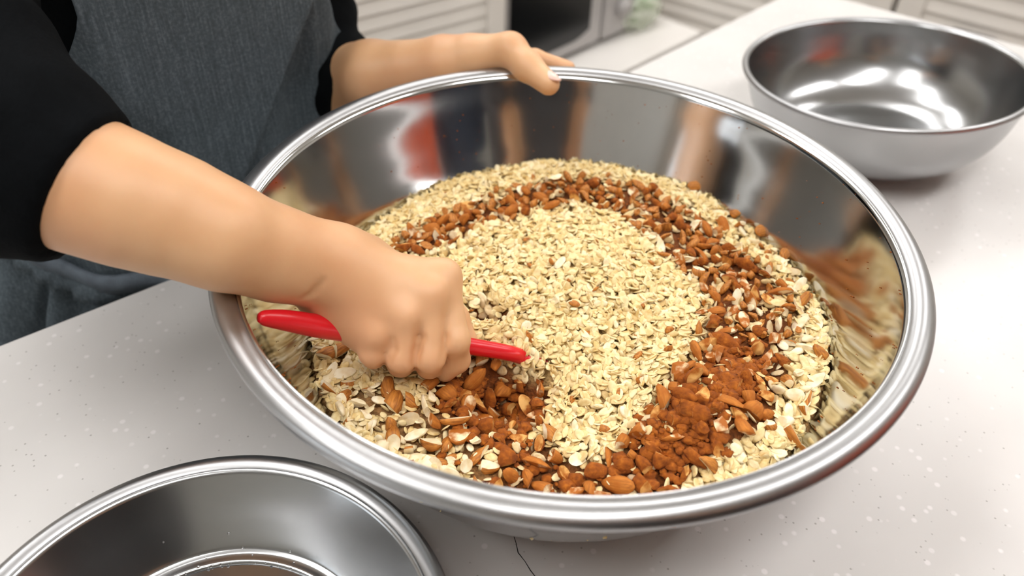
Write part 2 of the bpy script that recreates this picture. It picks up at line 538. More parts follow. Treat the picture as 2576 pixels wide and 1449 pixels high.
# ------------------------------------------------------------------ bowls
def bowl(name, inner, lip, base_r, t, loc, mats, seg=160, tilt=(0, 0)):
    """inner: (r,z) from the rim down to the base, z from 0; lip: (r,z) outward roll"""
    inn = [tuple(p) for p in spline(inner, 40)]
    depth = inn[-1][1]
    outer = [(r + t, z - t * 0.4) for r, z in inn]
    outer = [(r, max(z, depth - t)) for r, z in outer]
    prof = [(0.0, depth)] + [p for p in inn[::-1]]
    body = prof + [(outer[0][0], outer[0][1])] + outer[1:] + [(0.0, depth - t)]
    e = empty(name, (loc[0], loc[1], loc[2]))
    bo = link('bowl_body', lathe('bowl_body', body, seg, False), mats[0], None, None, True); bo.parent = e
    li = spline(lip, 22)
    ri = link('rim', lathe('rim', [tuple(p) for p in li] , seg, True), mats[1], None, None, True); ri.parent = e
    n = Vector((math.tan(tilt[0]), math.tan(tilt[1]), 1)).normalized()
    e.rotation_mode = 'QUATERNION'; e.rotation_quaternion = Vector((0, 0, 1)).rotation_difference(n)
    return e


BC = np.array([0.1148 * H, 1.3687 * H])
INNER = np.array([(.2185, 0), (.2100, -.0277), (.1993, -.0553), (.1868, -.083), (.1760, -.109), (.160, -.130), (.132, -.147), (.105, -.1540), (.06, -.1540)])
LIP = [(.2183, -.0050)] + [(.2266 - .0083 * math.cos(q), -.0040 + .0062 * math.sin(q)) for q in np.linspace(0.15, 3.6, 12)] + [(.2300, -.0060), (.2230, -.0050)]
big = bowl('mixing_bowl', INNER, LIP, .1, .0012, (BC[0], BC[1], RIMZ), (M['steel_bowl'], M['steel_rim']), 220)
tag(big, 'large brushed steel mixing bowl full of oats and chopped almonds', 'bowl', 'steel bowls on the worktop')

h2 = 0.096
H2 = CAM[2] - CT - h2
r2 = .3959 * H2
k2 = r2 / .150
in2 = np.array([(.1440, 0), (.1397, -.020), (.1315, -.042), (.1180, -.0600), (.1030, -.0710), (.0850, -.0775), (.0600, -.0790), (.04, -.0790)]) * [k2, (h2 - .0055) / .0800]
lip2 = np.array([(.1435, -.004), (.1440, -.0005), (.1455, .0008), (.148, .0008), (.150, -.0015), (.1492, -.0035), (.147, -.0030), (.1450, -.004)]) * [k2, 1.2]
c2 = np.array([1.0485, 2.1654]) * H2
b2 = bowl('small_bowl', in2, lip2, .06, .001, (c2[0], c2[1], CT + h2 + 0.001), (M['steel_small'], M['steel_rim']), 160, (math.radians(-4.7), math.radians(2.3)))
tag(b2, 'empty polished steel bowl standing behind the large mixing bowl', 'bowl', 'steel bowls on the worktop')

h3 = 0.048
H3 = CAM[2] - CT - h3
r3 = .3318 * H3
k3 = r3 / .130
in3 = np.array([(.1185, 0), (.1100, -.0140), (.1010, -.0285), (.0925, -.0405), (.0895, -.0430), (.0870, -.0436), (.0835, -.0438), (.0818, -.0452), (.0795, -.0456), (.03, -.0456)]) * [k3, h3 / .0466]
lip3 = np.array([(.1180, -.005), (.1183, -.002), (.1200, 0.0), (.1240, .0016), (.1275, .001), (.1298, -.002), (.1292, -.0048), (.1270, -.0050), (.1230, -.003), (.1195, -.005)]) * [k3, 1.0]
c3 = np.array([-.374, .4077]) * H3
b3 = bowl('small_bowl', in3, lip3, .06, .001, (c3[0], c3[1], CT + h3), (M['steel_small'], M['steel_rim']), 160)
tag(b3, 'empty wet steel bowl in front of the mixing bowl, cut by the picture edge', 'bowl', 'steel bowls on the worktop')
# water drops clinging inside the wet bowl
V, F = [], []
I3 = spline(in3, 60)
for k in range(46):
    a = rng.uniform(0.35 * math.pi, 0.75 * math.pi) if k < 30 else rng.uniform(0, 2 * math.pi)
    rr, zz = I3[int(rng.integers(14, 46))] if k % 2 else I3[int(rng.integers(38, 47))]
    s = rng.uniform(0.0004, 0.0011)
    bmx = bmesh.new(); bmesh.ops.create_icosphere(bmx, subdivisions=1, radius=s)
    n0 = len(V)
    for v in bmx.verts: V.append((rr * math.cos(a) + v.co.x, rr * math.sin(a) + v.co.y, zz + v.co.z))
    for f in bmx.faces: F.append([n0 + v.index for v in f.verts])
    bmx.free()
o = link('water_drops', mesh('drops', V, F), M['water'], None, None, True); o.parent = b3; o['kind'] = 'stuff'

# ------------------------------------------------------------------ food heap in the big bowl (coordinates about the bowl axis)
BAND = [(-0.118, 0.07, 0.012), (-0.097, 0.087, 0.014), (-0.068, 0.106, 0.014), (-0.032, 0.128, 0.013), (0.007, 0.141, 0.013), (0.042, 0.137, 0.017), (0.074, 0.117, 0.02), (0.095, 0.088, 0.022), (0.113, 0.058, 0.024), (0.13, 0.03, 0.025), (0.14, -0.001, 0.026), (0.133, -0.035, 0.026), (0.119, -0.066, 0.026), (0.1, -0.095, 0.028), (0.08, -0.122, 0.025), (0.053, -0.144, 0.021), (0.032, -0.159, 0.013)]
EDGE = [(0.159, 0.097, 0.008), (0.184, 0.047, 0.011), (0.188, 0.001, 0.014), (0.178, -0.048, 0.014), (0.161, -0.092, 0.013), (0.142, -0.116, 0.009)]
FRONTL = [(-0.161, -0.057, 0.011), (-0.149, -0.093, 0.014), (-0.125, -0.109, 0.022), (-0.093, -0.12, 0.024), (-0.067, -0.131, 0.024)]
FRONTM = [(-0.069, -0.106, 0.021), (-0.043, -0.124, 0.024), (-0.018, -0.144, 0.021), (0.006, -0.156, 0.017), (0.042, -0.152, 0.019)]
PIT = [(-0.071, -0.079, 0.016), (-0.05, -0.067, 0.019), (-0.028, -0.077, 0.017), (-0.036, -0.098, 0.016)]
POWDER = [(0.053, -0.141, 0.014), (0.071, -0.119, 0.017), (0.089, -0.099, 0.017), (0.111, -0.081, 0.016), (0.121, -0.055, 0.013)]
OATF1 = [(-0.09, -0.153, 0.007), (-0.07, -0.159, 0.009), (-0.048, -0.165, 0.009), (-0.029, -0.169, 0.007)]
OATF2 = [(0.07, -0.164, 0.006), (0.09, -0.157, 0.011), (0.111, -0.144, 0.013), (0.132, -0.129, 0.009)]
HOLE = [(-0.056, -0.002, 0.009), (-0.048, -0.004, 0.007)]
MIX = [(0.0, -0.113, 0.018), (0.026, -0.105, 0.019), (0.048, -0.087, 0.016)]
LO = [(-180, -.095), (-163, -.091), (-148, -.091), (-138, -.096), (-120, -.100), (-90, -.100), (-60, -.090), (-44, -.076), (-18, -.073), (11, -.0735), (37, -.076), (52, -.0715), (92, -.073), (118, -.0795), (147, -.087), (180, -.095)]


def stroke(x, y, S, soft=0.6):
    """1 inside a brush stroke of (x,y,w) points, falling to 0 past its width"""
    S = np.asarray(S); best = np.zeros(np.shape(x))
    for i in range(len(S) - 1):
        a, b = S[i], S[i + 1]; d = b - a; L = d[0] ** 2 + d[1] ** 2 + 1e-12
        t = np.clip(((x - a[0]) * d[0] + (y - a[1]) * d[1]) / L, 0, 1)
        w = a[2] + d[2] * t
        q = np.hypot(x - a[0] - t * d[0], y - a[1] - t * d[1]) / w
        best = np.maximum(best, np.clip((1 + soft - q) / soft, 0, 1))
    return best


def lump(x, y, cx, cy, rx, ry, h):
    return h * np.exp(-(((x - cx) / rx) ** 2 + ((y - cy) / ry) ** 2))


_ws = [(rng.uniform(20, 110), rng.uniform(0, 6.28), rng.uniform(0, 6.28)) for _ in range(26)]


def rough(x, y):
    s = 0
    for f, a, p in _ws: s = s + np.sin(f * (x * math.cos(a) + y * math.sin(a)) * 2 + p) / math.sqrt(f)
    return s * 0.0016


LA = np.radians([q[0] for q in LO]); LZ = np.array([q[1] for q in LO])


def heap(x, y):
    x = np.asarray(x, float); y = np.asarray(y, float)
    r = np.hypot(x, y); ang = np.arctan2(y, x)
    edge = np.interp(ang, LA, LZ)
    w = np.clip(r / 0.19, 0, 1) ** 1.5
    z = edge * w + (-0.079) * (1 - w)
    z = z + lump(x, y, 0.020, 0.055, 0.055, 0.050, 0.013) + lump(x, y, 0.035, 0.02, 0.05, 0.05, 0.006)
    z = z + 0.005 * stroke(x, y, BAND, 1.2) + lump(x, y, 0.085, -0.105, 0.035, 0.035, 0.012) + lump(x, y, -0.12, -0.105, 0.03, 0.03, 0.005)
    z = z - lump(x, y, -0.038, -0.074, 0.028, 0.026, 0.042) - lump(x, y, -0.053, -0.005, 0.016, 0.013, 0.010)
    z = z - lump(x, y, -0.03, 0.108, 0.06, 0.02, 0.003)
    return z + rough(x, y)


def heap_n(x, y):
    e = 0.002
    gx = (heap(x + e, y) - heap(x - e, y)) / (2 * e); gy = (heap(x, y + e) - heap(x, y - e)) / (2 * e)
    n = np.stack([-gx, -gy, np.ones_like(gx)], -1)
    return n / np.linalg.norm(n, axis=-1, keepdims=True)


def wall_r(z):
    return np.interp(-z, -INNER[:, 1], INNER[:, 0])


def fields(x, y):
    """almond share, cinnamon share at a point of the heap"""
    of = np.maximum(stroke(x, y, OATF1), stroke(x, y, OATF2))
    band = stroke(x, y, BAND, 0.5); edge = stroke(x, y, EDGE, 0.5); fl_ = stroke(x, y, FRONTL, 0.4); fm = stroke(x, y, FRONTM, 0.5)
    pit = stroke(x, y, PIT, 0.5); pw = stroke(x, y, POWDER, 0.5); mx = stroke(x, y, MIX, 0.6)
    alm = np.maximum.reduce([0.95 * band, 0.85 * edge, fl_, fm, 0.8 * pit, 0.30 * mx, 0.035 + 0 * x])
    cin = np.maximum.reduce([0.60 * band, 0.52 * fm, pit, 0.95 * pw, 0.10 * fl_, 0.05 * mx, 0.9 * stroke(x, y, HOLE)])
    cin = cin * (1 - 0.75 * edge) * (1 - 0.8 * stroke(x, y, FRONTL, 0.2) * (1 - pit))
    keep = 1 - 0.9 * of * (1 - 0.0 * pit)
    return alm * keep, cin * keep


# bed: the packed surface under the loose pieces
nr, na = 64, 200
V, T_, F = [], [], []
rs = np.linspace(0, 1, nr)
A_ = np.linspace(0, 2 * math.pi, na, endpoint=False)
rc = np.zeros(na)
rc[:] = 0.195
for it in range(30): rc = 0.5 * rc + 0.5 * (wall_r(heap(rc * np.cos(A_), rc * np.sin(A_))) - 0.0006)
gx = (rs[:, None] * rc[None] * np.cos(A_)[None]); gy = (rs[:, None] * rc[None] * np.sin(A_)[None])
gz = heap(gx, gy) - 0.0035
al, ci = fields(gx, gy)
oatc = np.array(srgb(206, 172, 112)[:3]); cinc = np.array(srgb(138, 70, 8)[:3]); nutc = np.array(srgb(170, 112, 60)[:3])
tint = oatc + (nutc - oatc) * np.clip(al, 0, 1)[..., None] * 0.6
tint = tint + (cinc - tint) * np.clip(ci * 1.5, 0, 1)[..., None]
V = np.stack([gx, gy, gz], -1).reshape(-1, 3)
i, j = np.meshgrid(np.arange(nr - 1), np.arange(na), indexing='ij')
Q = np.stack([i * na + j, (i + 1) * na + j, (i + 1) * na + (j + 1) % na, i * na + (j + 1) % na], -1).reshape(-1, 4)
bedV, bedQ, bedT = V, Q, tint.reshape(-1, 3)
OFF = np.array([BC[0], BC[1], RIMZ])

# --- prototypes
def flake_mesh(seed, L, Wd, th):
    """an oat flake: oval, slightly cupped, thick in the middle, creased lengthwise"""
    q = np.random.default_rng(seed); n = 10
    V = []; cup = q.uniform(-0.12, 0.22); tw = q.uniform(-0.1, 0.1)
    for sgn in (1, -1):
        for ring, h in ((1.0, 0.0), (0.55, 1.0)):
            for k in range(n):
                a = 2 * math.pi * k / n
                rad = ring * (1 + (0.10 * math.sin(2 * a + seed) + q.uniform(-0.07, 0.07)) * (ring > .8))
                x, y = L / 2 * rad * math.cos(a), Wd / 2 * rad * math.sin(a)
                z = sgn * th * (0.18 + 0.82 * h) * 0.5 + cup * (x * x + y * y) / (L / 2) + tw * x * y / L
                V.append((x, y, z))
        V.append((0, 0, sgn * th * 0.30))
    F = []
    for s in (0, 1):
        b = s * (2 * n + 1)
        for k in range(n):
            j = (k + 1) % n
            f1 = (b + k, b + j, b + n + j, b + n + k); f2 = (b + n + k, b + n + j, b + 2 * n)
            F += [f1, f2] if s == 0 else [f1[::-1], f2[::-1]]
    m = 2 * n + 1
    for k in range(n):
        j = (k + 1) % n; F.append((k, m + k, m + j, j))
    return V, F


def almond_bm(L, Wd, th, seed):
    q = np.random.default_rng(seed)
    bm = bmesh.new(); bmesh.ops.create_icosphere(bm, subdivisions=2, radius=1.0)
    for v in bm.verts:
        u = v.co.z
        taper = (1 - 0.35 * (u + 1) / 2 * max(0, u)) * (1 - 0.22 * max(0, u) ** 2)
        rad = 1 + 0.04 * math.sin(6 * math.atan2(v.co.y, v.co.x) + seed)
        v.co = Vector((v.co.x * Wd / 2 * taper * rad, v.co.y * th / 2 * taper * rad, (abs(u) ** 0.85) * math.copysign(1, u) * L / 2))
    for f in bm.faces: f.smooth = True; f.material_index = 0
    return bm


def cut(bm, co, no, q):
    r = bmesh.ops.bisect_plane(bm, geom=bm.verts[:] + bm.edges[:] + bm.faces[:], plane_co=co, plane_no=no, clear_outer=True)
    es = [g for g in r['geom_cut'] if isinstance(g, bmesh.types.BMEdge)]
    if es:
        r = bmesh.ops.edgeloop_fill(bm, edges=es)
        for f in r['faces']:
            f.material_index = 1; f.smooth = False
            c = f.calc_center_median()
            rr = bmesh.ops.poke(bm, faces=[f])
            for v in rr['verts']: v.co += Vector(no).normalized() * float(q.uniform(-0.0010, 0.0007)) + Vector(q.uniform(-0.001, 0.001, 3))
            for g in rr['faces']: g.material_index = 1; g.smooth = False


def chunk(seed):
    """chopped almond: the kernel cut by one to three rough planes"""
    q = np.random.default_rng(seed)
    L, Wd, th = q.uniform(.019, .025), q.uniform(.0105, .0135), q.uniform(.0075, .0095)
    bm = almond_bm(L, Wd, th, seed)
    kind = [0, 1, 2, 3, 4, 5, 1, 3, 5, 4, 2, 3][seed % 12]
    if kind == 0: pass                                                        # whole kernel
    elif kind == 1: cut(bm, (0, 0, q.uniform(-.004, .004)), q.normal(0, .45, 3) + (0, 0, 1), q)
    elif kind == 2: cut(bm, (0, q.uniform(-.0012, .0012), 0), q.normal(0, .18, 3) + (0, 1, 0), q)
    elif kind == 3:
        cut(bm, (0, 0, .004), q.normal(0, .4, 3) + (0, 0, 1), q); cut(bm, (0, 0, -.005), q.normal(0, .4, 3) + (0, 0, -1), q)
    elif kind == 4:
        cut(bm, (0, .0005, 0), q.normal(0, .2, 3) + (0, 1, 0), q); cut(bm, (0, 0, .002), q.normal(0, .5, 3) + (.4, 0, 1), q)
    else:
        cut(bm, (.002, 0, 0), q.normal(0, .25, 3) + (1, 0.2, 0), q); cut(bm, (0, 0, -.004), q.normal(0, .5, 3) + (0, .3, -1), q)
    if kind and q.random() < .75:                                             # one more corner chopped off
        d = q.normal(0, 1, 3); d /= np.linalg.norm(d)
        c0 = sum((v.co for v in bm.verts), Vector()) / len(bm.verts)
        cut(bm, tuple(np.array(c0) + d * np.array([Wd, th, L]) * .20), tuple(d), q)
    bmesh.ops.recalc_face_normals(bm, faces=bm.faces)
    c = sum((v.co for v in bm.verts), Vector()) / len(bm.verts)
    for v in bm.verts: v.co -= c
    return bm


def sliver(seed):
    """pale split almond: a thin cut slice with both faces bare"""
    q = np.random.default_rng(seed + 500)
    bm = almond_bm(q.uniform(.015, .023), q.uniform(.0075, .011), q.uniform(.005, .007), seed)
    for f in bm.faces: f.material_index = 1
    cut(bm, (0, .0012, 0), q.normal(0, .2, 3) + (0, 1, 0), q)
    if seed % 2: cut(bm, (0, 0, .003), q.normal(0, .6, 3) + (.3, 0, 1), q)
    bmesh.ops.recalc_face_normals(bm, faces=bm.faces)
    c = sum((v.co for v in bm.verts), Vector()) / len(bm.verts)
    for v in bm.verts: v.co -= c
    return bm


def proto(bm, name, mats):
    me = bm_mesh(name, bm)
    for m in mats: me.materials.append(m)
    return me


NP = 24
PR = {'brown': [proto(chunk(k), 'almond_piece', (M['almond_skin'], M['almond_flesh'])) for k in range(NP)],
      'pale': [proto(sliver(k), 'almond_sliver', (M['almond_skin'], M['almond_flesh'])) for k in range(10)],
      'dusty': [proto(chunk(k), 'almond_piece', (M['almond_skin_dusty'], M['almond_flesh_dusty'])) for k in range(NP)],
      'heavy': [proto(chunk(k), 'almond_piece', (M['cinnamon'], M['almond_flesh_heavy'])) for k in range(NP)]}


def frame(n, a, tx, ty):
    """rotation whose local y (thickness) is about n, long axis z in the tangent plane at angle a, tilted by tx, ty"""
    n = np.asarray(n) / np.linalg.norm(n)
    t = np.array([math.cos(a), math.sin(a), 0]); t = t - n * (t @ n); t /= np.linalg.norm(t)
    Rm = np.stack([np.cross(n, t), n, t], 1)
    return Matrix(Rm.tolist()) @ Matrix.Rotation(tx, 3, 'X') @ Matrix.Rotation(ty, 3, 'Z')


# --- almond pieces: dart throwing
pts = []
grid = {}
NT_ = 30000
r_ = 0.196 * np.sqrt(rng.random(NT_)); a_ = rng.uniform(0, 2 * math.pi, NT_); X_, Y_ = r_ * np.cos(a_), r_ * np.sin(a_)
Z_ = heap(X_, Y_); AV, CV = fields(X_, Y_)
good = (r_ < wall_r(Z_) - 0.006) & (rng.random(NT_) < AV ** 1.5)
for x, y, z, av, cv in zip(X_[good], Y_[good], Z_[good], AV[good], CV[good]):
    dmin = (0.0098 if y < -.04 else 0.0078) if av > .3 else 0.015
    g = (int(x / .015), int(y / .015)); ok = True
    for dx in (-1, 0, 1):
        for dy in (-1, 0, 1):
            for (px_, py_) in grid.get((g[0] + dx, g[1] + dy), ()):
                if (px_ - x) ** 2 + (py_ - y) ** 2 < dmin * dmin: ok = False
    if not ok: continue
    grid.setdefault(g, []).append((x, y)); pts.append((float(x), float(y), float(z), float(av), float(cv)))
PN = heap_n(np.array([q[0] for q in pts]), np.array([q[1] for q in pts]))
items = []
for (x, y, z, av, cv), n in zip(pts, PN):
    u = rng.random()
    near = y < -0.07
    if u < cv * 0.50: kd = 'heavy'
    elif u < cv * 1.35: kd = 'dusty'
    else: kd = 'pale' if rng.random() < (0.62 if x > 0.13 else 0.5) else 'brown'
    me = PR[kd][int(rng.integers(0, len(PR[kd])))]
    Rm = frame(n, rng.uniform(0, 6.28), rng.normal(0, .5), rng.normal(0, .7) if kd == 'pale' else rng.uniform(-3.14, 3.14))
    sc = rng.uniform(.68, 1.22) * (1.0 if y < -.04 else .74) * (1.0 if av > .3 else .62)
    P = np.array([x, y, z]) + n * rng.uniform(0.0005, 0.0045)
    d = float((P + OFF - CAM) @ FW)
    items.append((sc / d, kd, me, Rm, sc, P, me.name))
WALL_LAB = ['brown almond highest up against the back steel wall', 'brown almond on the steel wall, next below the highest one', 'brown almond on the steel wall, second below the highest one',
            'brown almond on the steel wall, lowest of the row of four', 'round dusty kernel at the back of the nut arc, near its left end', 'round dusty kernel at the inner edge of the nut arc', 'dusty kernel between nut arc and steel wall']
# a few round kernels that rolled up against the steel wall
for (x, y, kd, k) in ((0.1215, 0.150, 'brown', 0), (0.152, 0.117, 'brown', 6), (0.168, 0.093, 'brown', 12), (0.180, 0.063, 'brown', 0), (-0.028, 0.133, 'dusty', 6), (-0.006, 0.117, 'dusty', 12), (0.137, 0.098, 'dusty', 0)):
    z = float(heap(x, y)); P = np.array([x, y, z + 0.004])
    items.append((9, kd, PR[kd][k], frame((x * -.5, y * -.5, 1), rng.uniform(0, 6.28), 0.3, 0.6), .82, P, WALL_LAB.pop(0)))
items.sort(key=lambda q: -q[0])
def region(P):
    x, y = P[0], P[1]
    if y < -.06: return 'front left of the heap, below the fist' if x < -.055 else ('front middle of the heap' if x < .045 else ('front right of the heap' if x < .135 else 'by the right steel wall'))
    if x > .15: return 'by the right steel wall'
    if y > .05: return 'in the nut arc behind the oat mound' if x < .06 else 'right arm of the nut arc'
    return 'right of the oat mound' if x > .09 else 'on the oat mound'


LAB = {'brown': ('almond_piece', 'brown skinned almond'), 'pale': ('almond_sliver', 'pale skinless almond sliver'), 'dusty': ('almond_piece', 'almond lightly dusted with cinnamon'), 'heavy': ('almond_piece', 'almond coated all over in cinnamon')}
PR_WHOLE = {PR[k][i].name for k in ('brown', 'dusty', 'heavy') for i in (0, 12)}
for q in items[:300]:
    _, kd, me, Rm, sc, P, mark = q
    nm, lab = LAB[kd]
    if mark != me.name: lab = mark
    else:
        if kd != 'pale': lab = ('whole ' if me.name in PR_WHOLE else 'chopped ') + lab
        if kd != 'pale' or True: lab = ('large ' if sc > 1.0 else ('small ' if sc < .75 else '')) + lab
        lab += ', ' + region(P)
    o = bpy.data.objects.new(nm, me); COL.objects.link(o)
    o.matrix_world = Matrix.Translation(Vector((P + OFF).tolist())) @ (Rm.to_4x4() @ Matrix.Scale(sc, 4))
    tag(o, lab, 'almond', 'almond pieces in the mixing bowl')
rest = items[300:]
names = ['almond_skin', 'almond_flesh', 'almond_skin_dusty', 'almond_flesh_dusty', 'cinnamon', 'almond_flesh_heavy']
bm = bmesh.new()
for q in rest:
    _, kd, me, Rm, sc, P, _m = q
    n0 = len(bm.verts); f0 = len(bm.faces); bm.from_mesh(me); bm.verts.ensure_lookup_table(); bm.faces.ensure_lookup_table()
    bmesh.ops.transform(bm, matrix=Matrix.Translation(Vector((P + OFF).tolist())) @ (Rm.to_4x4() @ Matrix.Scale(sc, 4)), verts=bm.verts[n0:])
    b = {'brown': 0, 'pale': 0, 'dusty': 2, 'heavy': 4}[kd]
    for f in bm.faces[f0:]: f.material_index += b
if rest:
    o = link('chopped_almonds', bm_mesh('chopped_almonds', bm), [M[k] for k in names])
    tag(o, 'remaining chopped almonds spread through the oats in the mixing bowl', 'almonds', None, 'stuff')

# --- oat flakes
FL = [flake_mesh(k, .0096 + .0013 * math.sin(k * 2.1), .0058 + .0009 * math.sin(k * 1.3), .0015) for k in range(9)]
fl_me = []
for k, (V, F) in enumerate(FL):
    me = mesh('oat_flake', V, F); me.polygons.foreach_set('use_smooth', [True] * len(me.polygons)); me.materials.append(M['oat_%d' % (k % 3)]); fl_me.append(me)
NT_ = 40000
r_ = 0.198 * np.sqrt(rng.random(NT_)); a_ = rng.uniform(0, 2 * math.pi, NT_); X_, Y_ = r_ * np.cos(a_), r_ * np.sin(a_)
Z_ = heap(X_, Y_); AV, CV = fields(X_, Y_)
good = (r_ < wall_r(Z_) - 0.0025) & (rng.random(NT_) > np.minimum(.80, AV * .82 + .1 * CV)) & (rng.random(NT_) > .8 * CV)
X_, Y_, Z_, AV, CV = [q[good][:10500] for q in (X_, Y_, Z_, AV, CV)]
ra_ = rng.uniform(0, 2 * math.pi, 1500); rr0 = np.interp(ra_, A_, rc, period=2 * math.pi) - rng.uniform(.002, .016, 1500)      # trickled down along the steel
xe, ye = rr0 * np.cos(ra_), rr0 * np.sin(ra_); ze = heap(xe, ye); ae, ce = fields(xe, ye)
X_, Y_, Z_, AV, CV = [np.concatenate(q) for q in ((X_, xe), (Y_, ye), (Z_, ze), (AV, ae), (CV, ce * .5))]
ON = heap_n(X_, Y_)
oats = list(zip(X_, Y_, Z_, ON, rng.uniform(-.0025, .0022, len(X_)), CV, AV))
cand = []
for k, (x, y, z, n, lift, cv, av) in enumerate(oats):
    P = np.array([x, y, z]) + n * lift
    d = float((P + OFF - CAM) @ FW)
    sc = rng.uniform(.64, 1.10)
    kdx = int(rng.integers(0, 9))
    nn = n + rng.normal(0, .52, 3); nn /= np.linalg.norm(nn)
    t0 = rng.normal(0, 1, 3); t0 -= nn * (t0 @ nn); t0 /= np.linalg.norm(t0)
    Rm = np.stack([t0, np.cross(nn, t0), nn], 1)
    cand.append((sc / d + lift * 300 + (0.25 if lift > 0.001 else -1), P, Rm, sc, kdx, cv))
cand.sort(key=lambda q: -q[0])
for _, P, Rm, sc, kdx, cv in cand[:300]:
    o = bpy.data.objects.new('oat_flake', fl_me[kdx]); COL.objects.link(o)
    o.matrix_world = Matrix.Translation(Vector((P + OFF).tolist())) @ (Matrix(Rm.tolist()).to_4x4() @ Matrix.Scale(sc, 4))
    tag(o, ('large ' if sc > 1.08 else 'small ' if sc < .9 else '') + 'cream rolled oat flake, ' + region(P), 'oat', 'rolled oat flakes on top of the heap')
VV, QF, TT = [bedV], [], [bedT]
nv = len(bedV)
ocs = np.array([srgb(*c)[:3] for c in ((208, 168, 92), (232, 202, 130), (244, 222, 160), (252, 238, 200))])
tri = []
for _, P, Rm, sc, kdx, cv in cand[300:]:
    V, F = FL[kdx]; V = np.array(V) @ Rm.T * sc + P
    VV.append(V)
    u = rng.beta(2.2, 1.6) * 3; i = min(int(u), 2); c = ocs[i] + (ocs[i + 1] - ocs[i]) * (u - i)
    c = c + (cinc - c) * min(.8, cv * rng.uniform(0, .9))
    TT.append(np.tile(c, (len(V), 1)))
    for f in F: tri.append([v + nv for v in f])
    nv += len(V)
VV = np.vstack(VV) + OFF; TT = np.vstack(TT)
me = bpy.data.meshes.new('oat_heap')
faces = [list(map(int, q)) for q in bedQ] + tri
me.from_pydata(VV.tolist(), [], faces); me.update()
ca = me.color_attributes.new('tint', 'FLOAT_COLOR', 'POINT')
ca.data.foreach_set('color', np.hstack([TT, np.ones((len(TT), 1))]).astype(np.float32).ravel())
mi = np.ones(len(faces), np.int32); mi[:len(bedQ)] = 0
me.materials.append(M['heap_bed']); me.materials.append(M['oat_loose'])
me.polygons.foreach_set('material_index', mi); me.polygons.foreach_set('use_smooth', np.ones(len(faces), bool))
o = link('rolled_oats', me); tag(o, 'heap of loose rolled oats filling the mixing bowl', 'oats', None, 'stuff')

# --- cinnamon powder: clumped drifts over the nuts
bm = bmesh.new()
for k in range(1500):
    S = POWDER if rng.random() < .5 else (PIT if rng.random() < .45 else (BAND if rng.random() < .7 else FRONTM))
    i = int(rng.integers(0, len(S) - 1)); t = rng.random(); a, b = np.array(S[i]), np.array(S[i + 1]); q = a + (b - a) * t
    x = q[0] + rng.normal(0, q[2] * .6); y = q[1] + rng.normal(0, q[2] * .6)
    if math.hypot(x, y) > wall_r(float(heap(x, y))) - .006: continue
    s = abs(rng.normal(0, .0016)) + .0007
    n0 = len(bm.verts); bmesh.ops.create_icosphere(bm, subdivisions=1, radius=1)
    bm.verts.ensure_lookup_table()
    z = float(heap(x, y)) + rng.uniform(-.001, .0035) - .4 * s
    for v in bm.verts[n0:]:
        j = 1 + rng.normal(0, .18)
        v.co = Vector((x + v.co.x * s * 1.5 * j, y + v.co.y * s * 1.5 * j, z + v.co.z * s * .8 * j)) + Vector(OFF.tolist())
for f in bm.faces: f.smooth = True
o = link('cinnamon_powder', bm_mesh('cinnamon_powder', bm), M['cinnamon'])
tag(o, 'ground cinnamon in brown clumps over the chopped almonds', 'cinnamon', None, 'stuff')
# crumbs that stuck to the steel above the heap
bm = bmesh.new()
for k in range(240):
    a = rng.uniform(-1.3, 2.4) if k % 3 else rng.uniform(2.9, 4.2); zz = -0.073 + abs(rng.normal(0, .02)) if k % 2 else rng.uniform(-.05, -.005)
    rr = float(wall_r(zz)) - .0004; s = rng.uniform(.0002, .0006)
    n0 = len(bm.verts); bmesh.ops.create_icosphere(bm, subdivisions=1, radius=s); bm.verts.ensure_lookup_table()
    for v in bm.verts[n0:]: v.co += Vector((rr * math.cos(a), rr * math.sin(a), zz)) + Vector(OFF.tolist())
o = link('cinnamon_crumbs', bm_mesh('crumbs', bm), M['cinnamon']); tag(o, 'fine brown crumbs stuck to the inner steel wall of the mixing bowl', 'crumbs', None, 'stuff')

# ------------------------------------------------------------------ red spatula held in the fist
sp = empty('spatula', at(980, 850, .538))
hp = spline([np.r_[at(652, 799, .474), .0030, .0030], np.r_[at(668, 800, .477), .0050, .0044], np.r_[at(720, 806, .487), .0066, .0060], np.r_[at(800, 820, .503), .0076, .0068],
             np.r_[at(900, 835, .520), .0076, .0068], np.r_[at(1050, 855, .537), .0072, .0064], np.r_[at(1180, 871, .549), .0060, .0054], np.r_[at(1275, 887, .560), .0056, .0050], np.r_[at(1320, 900, .570), .0054, .0046]], 60)


def tube(P, n=20, nrm=None):
    V, F = [], []
    for i, q in enumerate(P):
        p = q[:3]; t = P[min(i + 1, len(P) - 1), :3] - P[max(i - 1, 0), :3]; t /= np.linalg.norm(t)
        u = np.cross(t, FW if nrm is None else nrm); u /= np.linalg.norm(u); w = np.cross(t, u)
        for k in range(n):
            a = 2 * math.pi * k / n; V.append(p + u * q[3] * math.cos(a) + w * q[4] * math.sin(a))
        if i:
            for k in range(n):
                j = (k + 1) % n; F.append((n * (i - 1) + k, n * (i - 1) + j, n * i + j, n * i + k))
    V.append(P[0, :3] - (P[1, :3] - P[0, :3]) * .6); V.append(P[-1, :3])
    for k in range(n):
        j = (k + 1) % n; F.append((len(V) - 2, j, k)); F.append((len(V) - 1, n * (len(P) - 1) + k, n * (len(P) - 1) + j))
    return V, F


